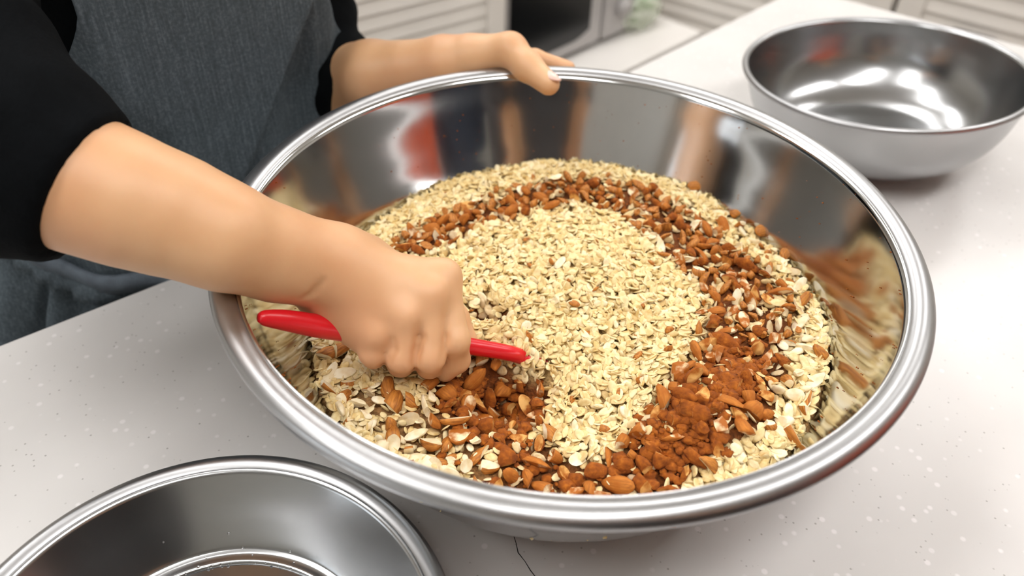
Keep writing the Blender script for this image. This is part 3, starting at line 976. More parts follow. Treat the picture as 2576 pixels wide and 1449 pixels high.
V, F = tube(hp, 22); link('handle', mesh('handle', V, F), M['red_plastic'], sp, None, True)
hd = spline([np.r_[at(1310, 897, .568), .0056, .005], np.r_[at(1335, 905, .575), .016, .004], np.r_[at(1370, 918, .584), .024, .0035], np.r_[at(1420, 935, .598), .026, .003], np.r_[at(1460, 950, .608), .022, .0025], np.r_[at(1475, 956, .612), .010, .0018]], 24)
V, F = tube(hd, 22, np.array([0.2, -.5, -.8])); link('blade', mesh('blade', V, F), M['red_plastic'], sp, None, True)
tag(sp, 'red plastic spatula gripped in the fist and dug into the oats', 'spatula')

# ------------------------------------------------------------------ the cook
FA, LF = N0, T0                       # facing, own left
C0 = np.array([-0.330, 0.688, 0.0]) * KS
cook = empty('person', (C0[0], C0[1], 0))
tag(cook, 'person in black sweater and grey denim apron stirring the bowl', 'person')


def up_r(px): return px


# right arm (stirring)
rA = [at(-60, 330, .455), at(70, 405, .447), at(215, 465, .447), at(340, 512, .453), at(455, 550, .461), at(570, 597, .468), at(700, 640, .490), at(830, 668, .512)]
rR = [.042, .041, .0372, .0350, .0325, .0298, .0272, .0250]
mcp = [at(1116, 696, .524), at(1084, 742, .514), at(1022, 796, .508), at(948, 838, .508)]
pip = [at(1146, 856, .520), at(1082, 898, .514), at(1010, 900, .512), at(938, 886, .514)]
dip = [at(1150, 905, .536), at(1080, 918, .536), at(1008, 915, .535), at(940, 896, .533)]
tip = [at(1120, 934, .544), at(1072, 895, .552), at(1000, 890, .550), at(942, 868, .546)]
wr = at(850, 680, .514)


GROOVES = []


def surf(fn, px, py, d0=.40):
    """first hit of a line of sight on a body surface"""
    d = d0; r = ray(px, py); L = np.linalg.norm(r)
    for _ in range(60):
        e = float(fn((CAM + d * r)[None])[0])
        if e < 2e-4: break
        d += max(e, 2e-4) / L * .8
    return CAM + d * r


def right_arm(P):
    arm = d_chain(P, rA, rR, .012)
    palm = d_cap(P, wr, mcp[0], .0185, .0105)
    for k, (ra, rb) in ((1, (.0200, .0112)), (2, (.0200, .0108)), (3, (.0185, .0100))): palm = smin(palm, d_cap(P, wr, mcp[k], ra, rb), .010)
    palm = smin(palm, d_cap(P, at(930, 650, .535), at(1060, 735, .548), .0150, .0125), .012)      # ball of the thumb, far side
    d = smin(arm, palm, .022)
    heel = d_cap(P, at(822, 752, .516), at(915, 842, .522), .0165, .0125)                          # heel of the hand
    near_crease = np.exp(-(np.linalg.norm(P - at(785, 735, .500), axis=-1) / .022) ** 2)
    d = smin(d, heel, .018 - .0155 * near_crease)
    fing = None
    rad = [(.0100, .0092, .0085, .0074), (.0104, .0096, .0088, .0080), (.0102, .0094, .0086, .0078), (.0094, .0088, .0078, .0072)]
    for k in range(4):
        c = d_chain(P, [mcp[k], pip[k], dip[k], tip[k]], rad[k], .004)
        fing = c if fing is None else smin(fing, c, .0010)
    th = d_chain(P, [at(1050, 730, .548), at(1140, 800, .556), at(1172, 858, .556)], (.0125, .0105, .0085), .005)
    fing = smin(fing, th, .002)
    for g in GROOVES:
        for a, b in zip(g[0][:-1], g[0][1:]): d = smax(d, -d_cap(P, a, b, g[1], g[1]), g[2]); fing = smax(fing, -d_cap(P, a, b, g[1], g[1]), g[2])
    far = np.clip(((P - mcp[1]) @ (pip[1] - mcp[1])) / ((pip[1] - mcp[1]) @ (pip[1] - mcp[1])), 0, 1)
    return smin(d, fing, .0095 - .0075 * far)


# left arm (holding the far rim)
lA = [at(765, 222, .845), at(850, 206, .806), at(940, 190, .757), at(1020, 178, .745), at(1105, 168, .736)]
lR = [.044, .0395, .0310, .0250, .0215]
l_thumb = [at(1180, 152, .722), at(1283, 126, .707), at(1326, 166, .694), at(1380, 211, .681)]
l_f = [  # knuckle, middle joint, tip per finger, index first: wrapped under the rim, outside the bowl
    [at(1270, 150, .735), at(1345, 148, .740), at(1428, 172, .742)],
    [at(1250, 165, .742), at(1335, 172, .752), at(1418, 205, .748)],
    [at(1225, 180, .747), at(1310, 200, .760), at(1390, 232, .752)],
    [at(1200, 195, .750), at(1275, 220, .762), at(1340, 248, .756)]]


def left_arm(P):
    d = d_chain(P, lA, lR, .012)
    w = at(1125, 168, .734)
    pal = d_cap(P, w, at(1180, 148, .722), .0200, .0180)
    for k in range(4): pal = smin(pal, d_cap(P, w, l_f[k][0], .0165, .0115), .014)
    pal = smin(pal, d_cap(P, at(1190, 140, .722), l_thumb[1], .0180, .0150), .012)
    d = smin(d, pal, .024)
    f = None
    for k in range(4):
        r = (.0100, .0088, .0072) if k < 3 else (.009, .008, .0065)
        c = d_chain(P, l_f[k], r, .004); f = c if f is None else smin(f, c, .002)
    d = smin(d, f, .007)
    t = d_chain(P, l_thumb[1:], (.0150, .0128, .0098), .006)
    d = smin(d, t, .006)
    d = smax(d, -d_cap(P, at(1262, 135, .690), at(1272, 165, .690), .001, .001), .004)
    return d


def bounds(pts, pad):
    p = np.array(pts); return p.min(0) - pad, p.max(0) + pad


_g = []
for pl, r, k in (([(768, 750), (782, 742), (796, 728), (812, 708)], .0008, .0035),
                 ([(1052, 822), (1056, 850), (1049, 880), (1044, 908)], .0016, .0045), ([(988, 858), (988, 880), (976, 908)], .0014, .0045), ([(1118, 800), (1120, 850), (1114, 905)], .0008, .0040)):
    _g.append(([surf(right_arm, *q) for q in pl], r, k))
GROOVES = _g
lo, hi = bounds(rA + mcp + pip + tip, .045); rV = nets(right_arm, lo, hi, .0021)
lo, hi = bounds(lA + l_thumb + sum(l_f, []), .045); lV = nets(left_arm, lo, hi, .0021)

# body: shoulders, neck, head, hips, legs
cS = C0 + FA * .035
shR = cS - LF * .165 + Z * 1.275; shL = cS + LF * .175 - FA * .045 + Z * 1.275
neck = cS + FA * .03 + Z * 1.35; hd_c = cS + FA * .075 + Z * 1.485


def torso_ab(z):
    zs = [.40, .62, .80, .92, 1.02, 1.12, 1.22, 1.30]
    return np.interp(z, zs, [.150, .165, .170, .160, .140, .142, .160, .120]), np.interp(z, zs, [.095, .105, .112, .108, .098, .102, .105, .075])


def torso_c(z):
    k = np.clip((z - .95) / .3, 0, 1.2)
    return C0[0] + FA[0] * .035 * k, C0[1] + FA[1] * .035 * k


def d_torso(P, grow=0.0, zlo=.78, zhi=1.33):
    z = P[..., 2]; a, b = torso_ab(z); cx, cy = torso_c(z)
    s = (P[..., 0] - cx) * LF[0] + (P[..., 1] - cy) * LF[1]; f = (P[..., 0] - cx) * FA[0] + (P[..., 1] - cy) * FA[1]
    a = a + grow; b = b + grow
    q = np.sqrt((s / a) ** 2 + (f / b) ** 2)
    d = (q - 1) * np.minimum(a, b)
    return smax(smax(d, zlo - z, .02), z - zhi, .05)


AX = np.stack([LF, FA, Z])


def body_f(P):
    d = d_torso(P, -.012)
    d = smin(d, d_cap(P, shR - LF * -.02, shL - LF * .02, .052, .052), .05)
    d = smin(d, d_cap(P, neck - Z * .05, neck + FA * .02 + Z * .08, .050, .046), .03)
    d = smin(d, d_ell(P, hd_c + Z * .02, AX, (.072, .090, .105)), .02)
    d = smin(d, d_ell(P, hd_c + FA * .03 - Z * .05, AX, (.052, .058, .06)), .03)
    d = smin(d, d_cap(P, hd_c + FA * .088 + Z * .01, hd_c + FA * .108 - Z * .018, .007, .011), .012)      # nose
    d = smin(d, d_cap(P, hd_c + FA * .085 - Z * .048 - LF * .015, hd_c + FA * .085 - Z * .048 + LF * .015, .007, .007), .008)   # lips
    for s in (-1, 1):
        d = smin(d, d_ell(P, hd_c + LF * s * .073 - Z * .002, AX, (.008, .017, .03)), .006)                # ears
        d = smax(d, -d_ell(P, hd_c + LF * s * .031 + FA * .094 + Z * .015, AX, (.016, .012, .008)), .012)  # eye sockets
        d = smin(d, d_ell(P, hd_c + LF * s * .031 + FA * .078 + Z * .015, AX, (.012, .012, .009)), .004)
        hip = C0 + LF * s * .085 + Z * .82
        d = smin(d, d_chain(P, [hip, C0 + LF * s * .09 + FA * .01 + Z * .46, C0 + LF * s * .095 - FA * .01 + Z * .09], (.080, .056, .036), .03), .04)
        d = smin(d, d_cap(P, C0 + LF * s * .095 - FA * .02 + Z * .045, C0 + LF * s * .10 + FA * .12 + Z * .035, .034, .026), .03)
    d = smin(d, d_chain(P, [shR, rA[0], rA[1]], (.045, .040, .036), .02), .03)
    d = smin(d, d_chain(P, [shL, lA[0], lA[1]], (.043, .036, .030), .02), .03)
    return d


bV = nets(body_f, (-.62, .30, .01), (.06, 1.0, 1.64), .009)
V, Q = join_vq([rV, lV, bV])
o = link('body', fast_mesh('body', V, Q), M['skin'], cook)
o['label'] = 'bare forearms and hands, right fist on the spatula, left thumb over the rim'
# thumb nail
tdir = l_thumb[3] - l_thumb[2]; tdir /= np.linalg.norm(tdir)
nup = UP * .60 + RT * .5 - FW * .65; nup -= tdir * (nup @ tdir); nup /= np.linalg.norm(nup)
ns = np.cross(tdir, nup)
bm = bmesh.new(); bmesh.ops.create_uvsphere(bm, u_segments=16, v_segments=8, radius=1)
cN = l_thumb[3] + nup * .0088 + tdir * .0010
for v in bm.verts:
    c = v.co.copy(); p = cN + tdir * c.x * .0088 + ns * c.y * .0064 + nup * (c.z * .0020 - .0022 * c.y * c.y)
    v.co = Vector(p.tolist())
for f in bm.faces: f.smooth = True
link('thumbnail', bm_mesh('thumbnail', bm), M['nail'], cook)['label'] = 'pale thumbnail of the left hand'

# black sweater: torso and pushed-up sleeves with rucks
cuff_n = .87 * RT - .46 * UP + .12 * FW; cuff_n /= np.linalg.norm(cuff_n)
cuffR = at(222, 468, .447)
ln = .72 * RT - .62 * UP - .15 * FW; ln /= np.linalg.norm(ln); cuffL = at(905, 194, .778)
elR, elL = rA[0], lA[0]


def along(P, a, b):
    ab = b - a; return ((P - a) @ ab) / np.linalg.norm(ab)


def shirt_f(P):
    d = d_torso(P, .004, .80, 1.32)
    d = smin(d, d_cap(P, shR, shL, .060, .060), .05)
    w = .0022 * np.sin(P[..., 2] * 120 + 25 * (P[..., 0] - P[..., 1]))
    d = d + w * .4
    u = along(P, elR, shR)
    ar = d_chain(P, [shR, (shR + elR) / 2, elR], (.062, .058, .056), .02)
    ruck = np.clip(u / .05, 0, 1)
    ar = ar - .0050 * ruck * np.abs(np.sin(u * 95 + 22 * (P @ RT) + 4 * np.sin((P @ UP) * 30)))
    fo = d_chain(P, [elR, rA[1], cuffR + cuff_n * .02], (.056, .0515, .0415), .02)
    fo = fo + .0010 * np.sin(along(P, cuffR, elR) * 110 + 12 * (P @ UP))
    fo = smax(fo, (P - cuffR) @ cuff_n, .004)
    d = smin(d, smin(ar, fo, .03), .02)
    u2 = along(P, elL, shL)
    al_ = d_chain(P, [shL, (shL + elL) / 2, elL], (.056, .052, .050), .02)
    r2_ = np.clip((u2 - .01) / .03, 0, 1)
    al_ = al_ - .0060 * r2_ * np.abs(np.sin(u2 * 105 + 8 * (P @ FW)))
    fl2 = d_chain(P, [elL, lA[1], cuffL + ln * .02], (.050, .0445, .0405), .02)
    fl2 = smax(fl2, (P - cuffL) @ ln, .004)
    return smin(d, smin(al_, fl2, .03), .02)


sV = nets(shirt_f, (-.66, .28, .78), (.10, 1.02, 1.42), .0045)
link('sweater', fast_mesh('sweater', *sV), M['shirt_black'], cook)['label'] = 'black sweater with pushed-up sleeves'


def trouser_f(P):
    d = d_torso(P, .002, .76, .98)
    for s in (-1, 1):
        hip = C0 + LF * s * .085 + Z * .82
        d = smin(d, d_chain(P, [hip, C0 + LF * s * .09 + FA * .01 + Z * .46, C0 + LF * s * .095 - FA * .01 + Z * .12], (.090, .070, .056), .03), .04)
    return smax(d, .10 - P[..., 2], .005)


link('trousers', fast_mesh('trousers', *nets(trouser_f, (-.60, .40, .08), (.0, .98, 1.0), .010)), M['trousers_dark'], cook)


def hair_f(P):
    d = d_ell(P, hd_c + Z * .035 - FA * .018, AX, (.086, .104, .106))
    d = smin(d, d_ell(P, hd_c - FA * .12 - Z * .02, AX, (.04, .04, .05)), .03)
    face = d_ell(P, hd_c + FA * .085 - Z * .03, AX, (.070, .060, .095))
    return smax(d, -face, .01)


link('hair', fast_mesh('hair', *nets(hair_f, hd_c - .2, hd_c + .2, .007)), M['hair_black'], cook)


# denim apron: a cloth wrapped round the front, with a lapped fold, gathers and a sagging waist tie
def tie_z(s):
    return float(np.interp(s, [-1.0, -.8, -.45, -.2, 0, .6, 1.0], [.955, .946, .905, .893, .893, .92, .95]))


def apron_pt(s, z):
    """s: signed place round the body from own right (-1) to own left (+1)"""
    a, b = torso_ab(np.array(z)); cx, cy = torso_c(np.array(z))
    a = float(a) + .014; b = float(b) + .014
    zw = tie_z(s)
    if z < zw:
        k = min(1, (zw - z) / .20); a += .075 * k ** .7; b += .012 * k
    th = s * 1.75
    n = 2.5 if z < zw else 2.15
    c_, s_ = math.cos(th), math.sin(th)
    ff = math.copysign(abs(c_) ** (2 / n), c_) * b; ss = math.copysign(abs(s_) ** (2 / n), s_) * a
    out = 0.0
    # lap: front layer runs diagonally down over the side layer
    line = .30 - (1.10 - z) * 2.1
    lap = 1 / (1 + math.exp((s - line) / .012))
    if z > zw - .02: out += .020 * lap + .012 * math.exp(-((s - line + .06) / .06) ** 2)
    out += .004 * math.sin(s * 13 + z * 14) + .003 * math.sin(s * 27 - z * 22)
    if z > zw: out += .006 * math.exp(-((s - .40 + (1.1 - z) * .25) / .02) ** 2) + .010 * max(0, s - .42) / .1
    if z < zw:
        k = min(1, (zw - z) / .06)
        out += k * (.007 * math.sin(s * 34 + 1.2) + .006 * abs(math.sin(s * 17 + .6)) - .011 * math.exp(-((s + .58 - (zw - z) * -.3) / .018) ** 2) - .009 * math.exp(-((s + .36) / .012) ** 2))
    p = np.array([float(cx), float(cy), z]) + FA * (ff + out * max(0, c_)) + LF * (ss + out * s_)
    # held back by the worktop edge
    lim = (p - E0) @ N0
    if lim > -.006: p = p - N0 * (lim + .006)
    return p


ns_, nz_ = 150, 110
zsr = np.linspace(.42, 1.31, nz_)
V, F = [], []
for z in zsr:
    s0 = float(np.interp(z, [.96, 1.0, 1.05, 1.08, 1.14, 1.31], [-1, -.80, -.52, -.40, -.27, -.22]))
    s1 = float(np.interp(z, [.96, .99, 1.015, 1.05, 1.09, 1.14, 1.31], [.95, .76, .66, .60, .50, .43, .30]))
    for i in range(ns_): V.append(apron_pt(s0 + (s1 - s0) * i / (ns_ - 1), z))
for j in range(nz_ - 1):
    for i in range(ns_ - 1):
        k = j * ns_ + i; F.append((k, k + 1, k + ns_ + 1, k + ns_))
ap = link('apron', mesh('apron', V, F), M['apron_denim'], cook, None, True)
ap['label'] = 'grey denim apron with a lapped fold and gathers below the tie'
md = ap.modifiers.new('thick', 'SOLIDIFY'); md.thickness = .0015
# waist tie
tie = []
for i in range(60):
    s = -1.0 + 1.6 * i / 59
    z = tie_z(s)
    p = apron_pt(s, z); th = s * 1.75
    nrm = FA * math.cos(th) + LF * math.sin(th)
    tie.append((p + nrm * .006, nrm))
V, F = [], []
for i, (p, nn) in enumerate(tie):
    for (o1, o2) in ((.0045, .0), (.0035, .0085), (-.002, .0095), (-.002, -.0095), (.0035, -.0085)): V.append(p + nn * o1 + Z * o2)
    if i:
        for k in range(5):
            j = (k + 1) % 5; F.append((5 * (i - 1) + k, 5 * (i - 1) + j, 5 * i + j, 5 * i + k))
lk = link('waist_tie', mesh('waist_tie', V, F), M['apron_tie'], None, None, True); lk.parent = ap; lk.matrix_parent_inverse = ap.matrix_world.inverted()
lk.matrix_parent_inverse = Matrix.Translation(-Vector(cook.location)) @ Matrix.Identity(4) if False else Matrix.Identity(4)

# ------------------------------------------------------------------ kitchen units across the aisle
AXA = [TA, NA, Z]


def unit_axes(t):
    t = np.array([t[0], t[1], 0.0]); t /= np.linalg.norm(t); return [t, np.array([t[1], -t[0], 0.0]), Z]


def louvre_door(parent, name, origin, axes, width, z0, z1, pitch, frame_w=.05, depth=.02):
    """frame and slats on the front plane; origin = left end on the plane, axes[1] faces the viewer"""
    t, n, _ = axes; o = np.asarray(origin, float)
    d = empty(name, xy(o, z0)); d.parent = parent; d.matrix_parent_inverse = Matrix.Translation(-Vector(parent.location))
    mid = o + t * width / 2
    bm = bmesh.new()
    box_bm(bm, xy(mid - n * .004, (z0 + z1) / 2), (width - .002, .006, z1 - z0 - .002), axes)
    for sx in (frame_w / 2, width - frame_w / 2): box_bm(bm, xy(o + t * sx + n * depth / 2, (z0 + z1) / 2), (frame_w, depth, z1 - z0), axes, .003, 1)
    for zz in (z0 + frame_w / 2, z1 - frame_w / 2): box_bm(bm, xy(mid + n * depth / 2, zz), (width - 2 * frame_w, depth, frame_w), axes, .003, 1)
    fr = link('door_frame', bm_mesh('door_frame', bm), M['white_lacquer']); fr.parent = d; fr.matrix_parent_inverse = Matrix.Translation(-Vector(xy(o, z0).tolist()))
    ns2 = max(1, int((z1 - z0 - 2 * frame_w) / pitch))
    ca_, sa_ = math.cos(.2), math.sin(.2)
    ax2 = [t, n * ca_ + Z * sa_, n * -sa_ + Z * ca_]
    bm = bmesh.new(); box_bm(bm, (0, 0, 0), (width - 2 * frame_w, .007, pitch * 1.02), ax2, .0015, 1)
    sm = bm_mesh('slat', bm); sm.materials.append(M['white_lacquer'])
    for k in range(ns2):
        so = link('slat', sm); so.parent = d
        so.matrix_parent_inverse = Matrix.Translation(-Vector(xy(o, z0).tolist()))
        so.location = Vector(xy(mid + n * .008, z0 + frame_w + pitch * (k + .5)).tolist())
    return d


# left: tall louvred cupboard beside the microwave
ob = PA + NA * -.62
pc = at(1262, 60, 1.0); rr_ = pc - CAM
tt = ((ob - CAM) @ NA) / (rr_ @ NA); corner = CAM + rr_ * tt          # foot of the cupboard's right edge
axL = unit_axes((math.cos(math.radians(38)), math.sin(math.radians(38))))
cup = empty('louvred_cupboard', xy(corner, 0.0))
for k in range(2):
    w_ = .52; o_ = corner - axL[0] * w_ * (k + 1)
    louvre_door(cup, 'door', o_, axL, w_ - .004, .08, 1.05, .030, .045)
bm = bmesh.new(); box_bm(bm, xy(corner - axL[0] * .565 - axL[1] * .17, .56), (1.0, .32, 1.0), axL, .003, 1)
link('body', bm_mesh('body', bm), M['white_lacquer'], cup)
tag(cup, 'white cupboard with louvred doors behind the cook, left of the microwave', 'cupboard')

# bench with the microwave and a bag of greens
sz = .50
bc_ = corner + TA * .325 - NA * .20
bench = empty('low_cabinet', xy(bc_, 0))
bm = bmesh.new(); box_bm(bm, xy(bc_, sz - .02), (.63, .66, .04), AXA, .004, 2); link('top', bm_mesh('top', bm), M['panel_white'], bench)
bm = bmesh.new(); box_bm(bm, xy(bc_ - NA * .02, (sz - .04) / 2 + .003), (.61, .60, sz - .05), AXA, .003, 1); link('body', bm_mesh('body', bm), M['white_lacquer'], bench)
for k in range(2):
    o_ = bc_ - TA * (.305 - .305 * k) + NA * .30
    dd = box('door', xy(o_ + TA * .1525 + NA * .006, sz / 2 - .02), (.295, .018, sz - .10), M['white_lacquer'], bench, AXA, .003)
tag(bench, 'low white cabinet carrying the microwave behind the counter', 'cabinet')

mw0 = corner + TA * .012 - NA * .012            # front left bottom of the oven
mz0, mz1 = sz + .012, sz + .30
mw = empty('microwave', xy(mw0, sz))
box('case', xy(mw0 + TA * .245 - NA * .19, (mz0 + mz1) / 2), (.49, .36, mz1 - mz0), M['oven_grey'], mw, AXA, .012)
box('door_panel', xy(mw0 + TA * .175 + NA * .004, (mz0 + mz1) / 2), (.34, .022, mz1 - mz0 - .006), M['oven_grey'], mw, AXA, .010)
# window with a bowed lower edge
V, F = [], []
nw = 24
for i in range(nw + 1):
    s = i / nw; xx = .010 + .285 * s
    zb = mz0 + .030 + .006 * s + .045 * max(0, s - .80) ** 1.5 * 4
    for zz in (zb, mz1 - .03):
        for dn in (.0165, .0145): V.append(xy(mw0 + TA * xx + NA * dn, zz))
    if i:
        a = 4 * (i - 1); b = 4 * i
        F += [(a, b, b + 2, a + 2), (a + 1, a + 3, b + 3, b + 1), (a, a + 1, b + 1, b), (a + 2, b + 2, b + 3, a + 3)]
F += [(0, 2, 3, 1), (4 * nw, 4 * nw + 1, 4 * nw + 3, 4 * nw + 2)]
link('window', mesh('window', V, F), M['black_glass'], mw)['label'] = 'black oven window'
box('control_panel', xy(mw0 + TA * .418 + NA * .004, (mz0 + mz1) / 2), (.13, .020, mz1 - mz0 - .006), M['oven_grey'], mw, AXA, .006)
for k in range(2):
    bm = bmesh.new(); bmesh.ops.create_cone(bm, segments=24, radius1=.022, radius2=.019, depth=.022, cap_ends=True)
    Rk = Matrix([[float(TA[i]), 0.0 if i < 2 else 1.0, float(NA[i])] for i in range(3)]).to_4x4()
    bmesh.ops.transform(bm, matrix=Matrix.Translation(Vector(xy(mw0 + TA * .418 + NA * .024, mz0 + .075 + .10 * k).tolist())) @ Rk, verts=bm.verts)
    link('dial', bm_mesh('dial', bm), M['oven_grey'], mw, None, True)
for sx in (.05, .44):
    for sy in (.04, .32): box('foot', xy(mw0 + TA * sx - NA * sy, sz + .006), (.03, .03, .012), M['dark_plastic'], mw, AXA)
tag(mw, 'grey microwave oven with black window on the low cabinet', 'microwave')

gb = at(1602, 25, 2.2); k_ = (sz + .045 - CAM[2]) / (gb - CAM)[2]; gb = CAM + (gb - CAM) * k_
bag = empty('vegetable_bag', xy(gb, sz))
bm = bmesh.new(); bmesh.ops.create_icosphere(bm, subdivisions=4, radius=1)
for v in bm.verts:
    c = v.co; r_ = 1 + .10 * math.sin(7 * c.x + 2 * c.z) * math.cos(6 * c.y) + .06 * math.sin(13 * c.z + 9 * c.x)
    p = gb + TA * c.x * .085 * r_ + NA * c.y * .05 * r_ + Z * max(c.z * .05 * r_, -.043); v.co = Vector(p.tolist())
for f in bm.faces: f.smooth = True
link('bag', bm_mesh('bag', bm), M['clear_bag'], bag)
for k in range(9):
    a0 = gb + TA * rng.uniform(-.05, .05) + NA * rng.uniform(-.02, .02) + Z * rng.uniform(-.02, .02)
    L_ = rng.uniform(.03, .05); dv = TA * rng.normal(0, 1) + NA * rng.normal(0, .5) + Z * rng.normal(0, .4); dv /= np.linalg.norm(dv); sv = np.cross(dv, Z); sv /= np.linalg.norm(sv)
    V, F = [], []
    for i in range(7):
        s = i / 6; wd = .013 * math.sin(math.pi * min(.97, s * .9 + .06)); p = a0 + dv * L_ * (s - .5) + Z * .008 * math.sin(3 * s)
        V += [p - sv * wd, p + Z * .002, p + sv * wd]
        if i:
            b = 3 * i; F += [(b - 3, b - 2, b + 1, b), (b - 2, b - 1, b + 2, b + 1)]
    lf_ = link('leaf', mesh('leaf', V, F), M['leaf_green'], bag, None, True); lf_.modifiers.new('t', 'SOLIDIFY').thickness = .001
tag(bag, 'clear plastic bag of green vegetables beside the microwave', 'bag')

# right: run of louvred base units beyond the far end of the counter
axR = [TB, NB, Z]
og = PB - NB * .75
def on_run(px, py):
    r = ray(px, py); return CAM + r * (((og - CAM) @ NB) / (r @ NB))
gap = on_run(2254, 15)
run = [gap - TB * .80, gap, gap + TB * .80]
hz = on_run(2560, 108)
zb = .34
for k, p in enumerate(run):
    u = empty('base_unit', xy(p, 0))
    bm = bmesh.new(); box_bm(bm, xy(p + TB * .40 - NB * .28, (zb + 1.0) / 2), (.79, .54, 1.0 - zb), axR, .003, 1); link('body', bm_mesh('body', bm), M['white_lacquer'], u)
    bm = bmesh.new(); box_bm(bm, xy(p + TB * .40 - NB * .32, zb / 2), (.79, .46, zb - .004), axR); link('plinth', bm_mesh('plinth', bm), M['dark_gap'], u)
    louvre_door(u, 'door', p + TB * .006, axR, .788, zb + .004, .99, .036, .06)
    tag(u, ['white base unit behind the far corner of the counter', 'white louvred base unit behind the empty polished bowl', 'white louvred base unit at the far edge of the picture'][k], 'cabinet', 'white base units at the end wall')
# metal catch on the run, just above the worktop edge
hp_ = on_run(2478, 92)
cat_ = empty('door_catch', hp_)
box('plate', hp_ + NB * .055, (.055, .05, .03), M['grey_metal'], cat_, axR, .004)
box('recess', hp_ + NB * .05 - TB * .045, (.045, .04, .028), M['dark_plastic'], cat_, axR, .004)
tag(cat_, 'small grey metal catch on the base unit behind the polished bowl', 'catch')

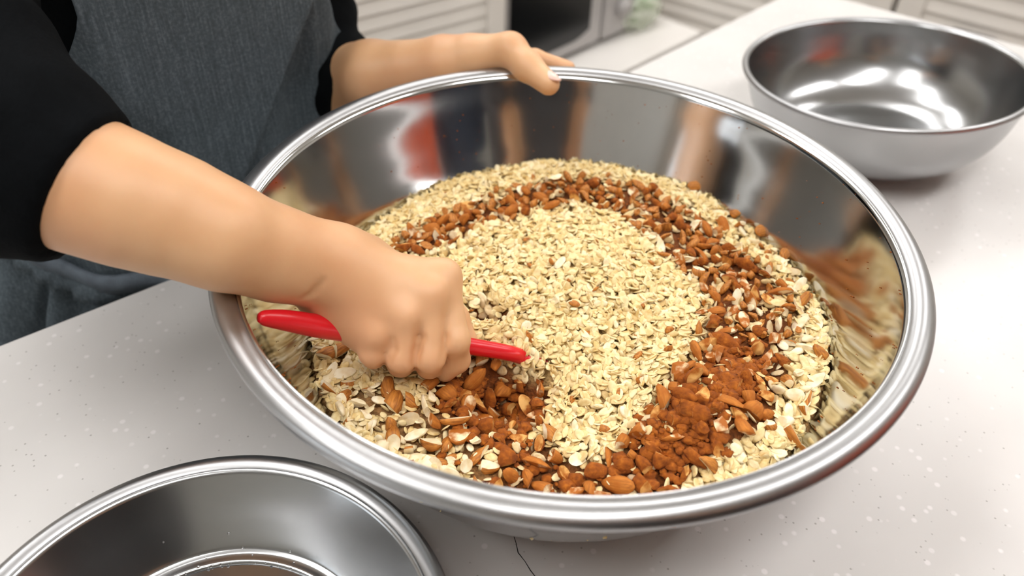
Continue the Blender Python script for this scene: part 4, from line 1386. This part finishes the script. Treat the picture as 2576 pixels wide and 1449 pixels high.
# ------------------------------------------------------------------ onlookers around the counter, seen mirrored in the steel
def onlooker(pos, face, top, legs, label, hgt=1.64, arms=0):
    p0 = np.array([pos[0], pos[1], 0.0]); f = np.array([math.cos(face), math.sin(face), 0]); l = np.array([-f[1], f[0], 0]); k = hgt / 1.64
    ax = np.stack([l, f, Z])
    e = empty('person', p0); tag(e, label, 'person', 'onlookers around the counter')
    pt = lambda a, b, c: p0 + (l * a + f * b + Z * c) * k
    hc = pt(0, .03, 1.50)

    def hands(P):
        d = d_ell(P, hc + Z * .02, ax, (.072 * k, .09 * k, .105 * k))
        d = smin(d, d_ell(P, hc + f * .03 - Z * .05, ax, (.052, .058, .06)), .03)
        d = smin(d, d_cap(P, hc + f * .088 + Z * .01, hc + f * .108 - Z * .018, .007, .011), .012)
        d = smin(d, d_cap(P, pt(0, 0, 1.26), hc - Z * .04, .05, .045), .03)
        d = smin(d, d_cap(P, pt(-.13, 0, 1.26), pt(.13, 0, 1.26), .04, .04), .04)
        for s in (-1, 1):
            d = smin(d, d_ell(P, hc + l * s * .073, ax, (.008, .017, .03)), .006)
            d = smax(d, -d_ell(P, hc + l * s * .031 + f * .094 + Z * .015, ax, (.016, .012, .008)), .012)
            el, w, kn = arm(s)
            d = smin(d, d_chain(P, [pt(s * .17, 0, 1.27), el, w], (.045, .038, .026), .02), .02)
            d = smin(d, d_cap(P, w, kn, .026, .024), .02)
            dr = (kn - w) / np.linalg.norm(kn - w); sd = np.cross(dr, f); sd /= np.linalg.norm(sd)
            fg = None
            for q in range(4):
                b = kn + sd * (q - 1.5) * .019; c = d_chain(P, [b, b + dr * (.035 + .006 * (q in (1, 2))) , b + dr * .055 + f * .018], (.0095, .009, .008), .004)
                fg = c if fg is None else np.minimum(fg, c)
            fg = np.minimum(fg, d_chain(P, [w + f * .02 + dr * .02, w + f * .045 + dr * .05, kn + f * .04 + dr * .012], (.012, .010, .009), .004))
            d = smin(d, fg, .006)
            d = smin(d, d_chain(P, [pt(s * .085, 0, .84), pt(s * .09, .01, .46), pt(s * .095, -.01, .09)], (.075, .055, .036), .03), .04)
            d = smin(d, d_cap(P, pt(s * .095, -.02, .05), pt(s * .10, .12, .04), .034, .026), .03)
        d = smin(d, d_ell(P, pt(0, 0, 1.05), ax, (.13, .085, .30)), .05)
        return d

    def arm(s):
        if arms == 0: return pt(s * .23, -.02, 1.00), pt(s * .25, .06, .78), pt(s * .25, .09, .71)
        return pt(s * .22, .02, 1.03), pt(s * .13, .20, 1.12), pt(s * .09, .22, 1.19)

    def shirt(P):
        d = d_ell(P, pt(0, 0, 1.05), ax, (.165, .115, .36))
        d = smin(d, d_cap(P, pt(-.15, 0, 1.27), pt(.15, 0, 1.27), .062, .062), .05)
        for s in (-1, 1):
            el, w, kn = arm(s); d = smin(d, d_chain(P, [pt(s * .17, 0, 1.27), el, el + (w - el) * .75], (.060, .052, .042), .02), .03)
        return smax(d + .002 * np.sin(P[..., 2] * 60), .84 * k - P[..., 2], .01)

    def trs(P):
        d = d_ell(P, pt(0, 0, .86), ax, (.155, .11, .14))
        for s in (-1, 1): d = smin(d, d_chain(P, [pt(s * .08, 0, .82), pt(s * .09, .01, .46), pt(s * .095, -.01, .10)], (.092, .072, .058), .03), .03)
        return smax(d, .09 - P[..., 2], .005)

    def hair(P):
        d = d_ell(P, hc + Z * .035 - f * .018, ax, (.086 * k, .104 * k, .108 * k))
        return smax(d, -d_ell(P, hc + f * .085 - Z * .03, ax, (.070, .060, .095)), .01)

    lo_, hi_ = p0 + [-.42, -.42, .01], p0 + [.42, .42, 1.72 * k]
    link('body', fast_mesh('body', *nets(hands, lo_, hi_, .010)), M['skin'], e)
    link('shirt', fast_mesh('shirt', *nets(shirt, lo_, hi_, .014)), top, e)
    link('trousers', fast_mesh('trousers', *nets(trs, lo_, hi_, .014)), legs, e)
    link('hair', fast_mesh('hair', *nets(hair, hc - .2, hc + .2, .012)), M['hair_black'], e)
    for s in (-1, 1):
        bm = bmesh.new(); bmesh.ops.create_uvsphere(bm, u_segments=14, v_segments=8, radius=1)
        for v in bm.verts:
            c = v.co; v.co = Vector((pt(s * .10, .05, .042) + l * c.x * .048 + f * c.y * .14 + Z * max(c.z * .045, -.036)).tolist())
        for q in bm.faces: q.smooth = True
        link('shoe', bm_mesh('shoe', bm), M['shoe_dark'], e)
    return e


def near(s, off):                     # place on the camera's side of the counter: s along it, off beyond its edge
    return PA + NA * (WID + off) + TA * s


fa = math.atan2(-NA[1], -NA[0])
onlooker(near(-.06, .42), fa, M['orange_cloth'], M['trousers_dark'], 'person in orange top and dark trousers, mirrored at the left of the bowls', 1.62)
onlooker(near(-.50, .86), fa, M['navy_cloth'], M['navy_cloth'], 'person dressed all in navy, mirrored beside the orange top in the steel', 1.70)
onlooker(near(-.84, .16), math.radians(112), M['grey_cloth'], M['brown_cloth'], 'person in grey top and brown trousers taking the photograph, mirrored mid bowl', 1.68, 1)

bpy.context.view_layer.update()
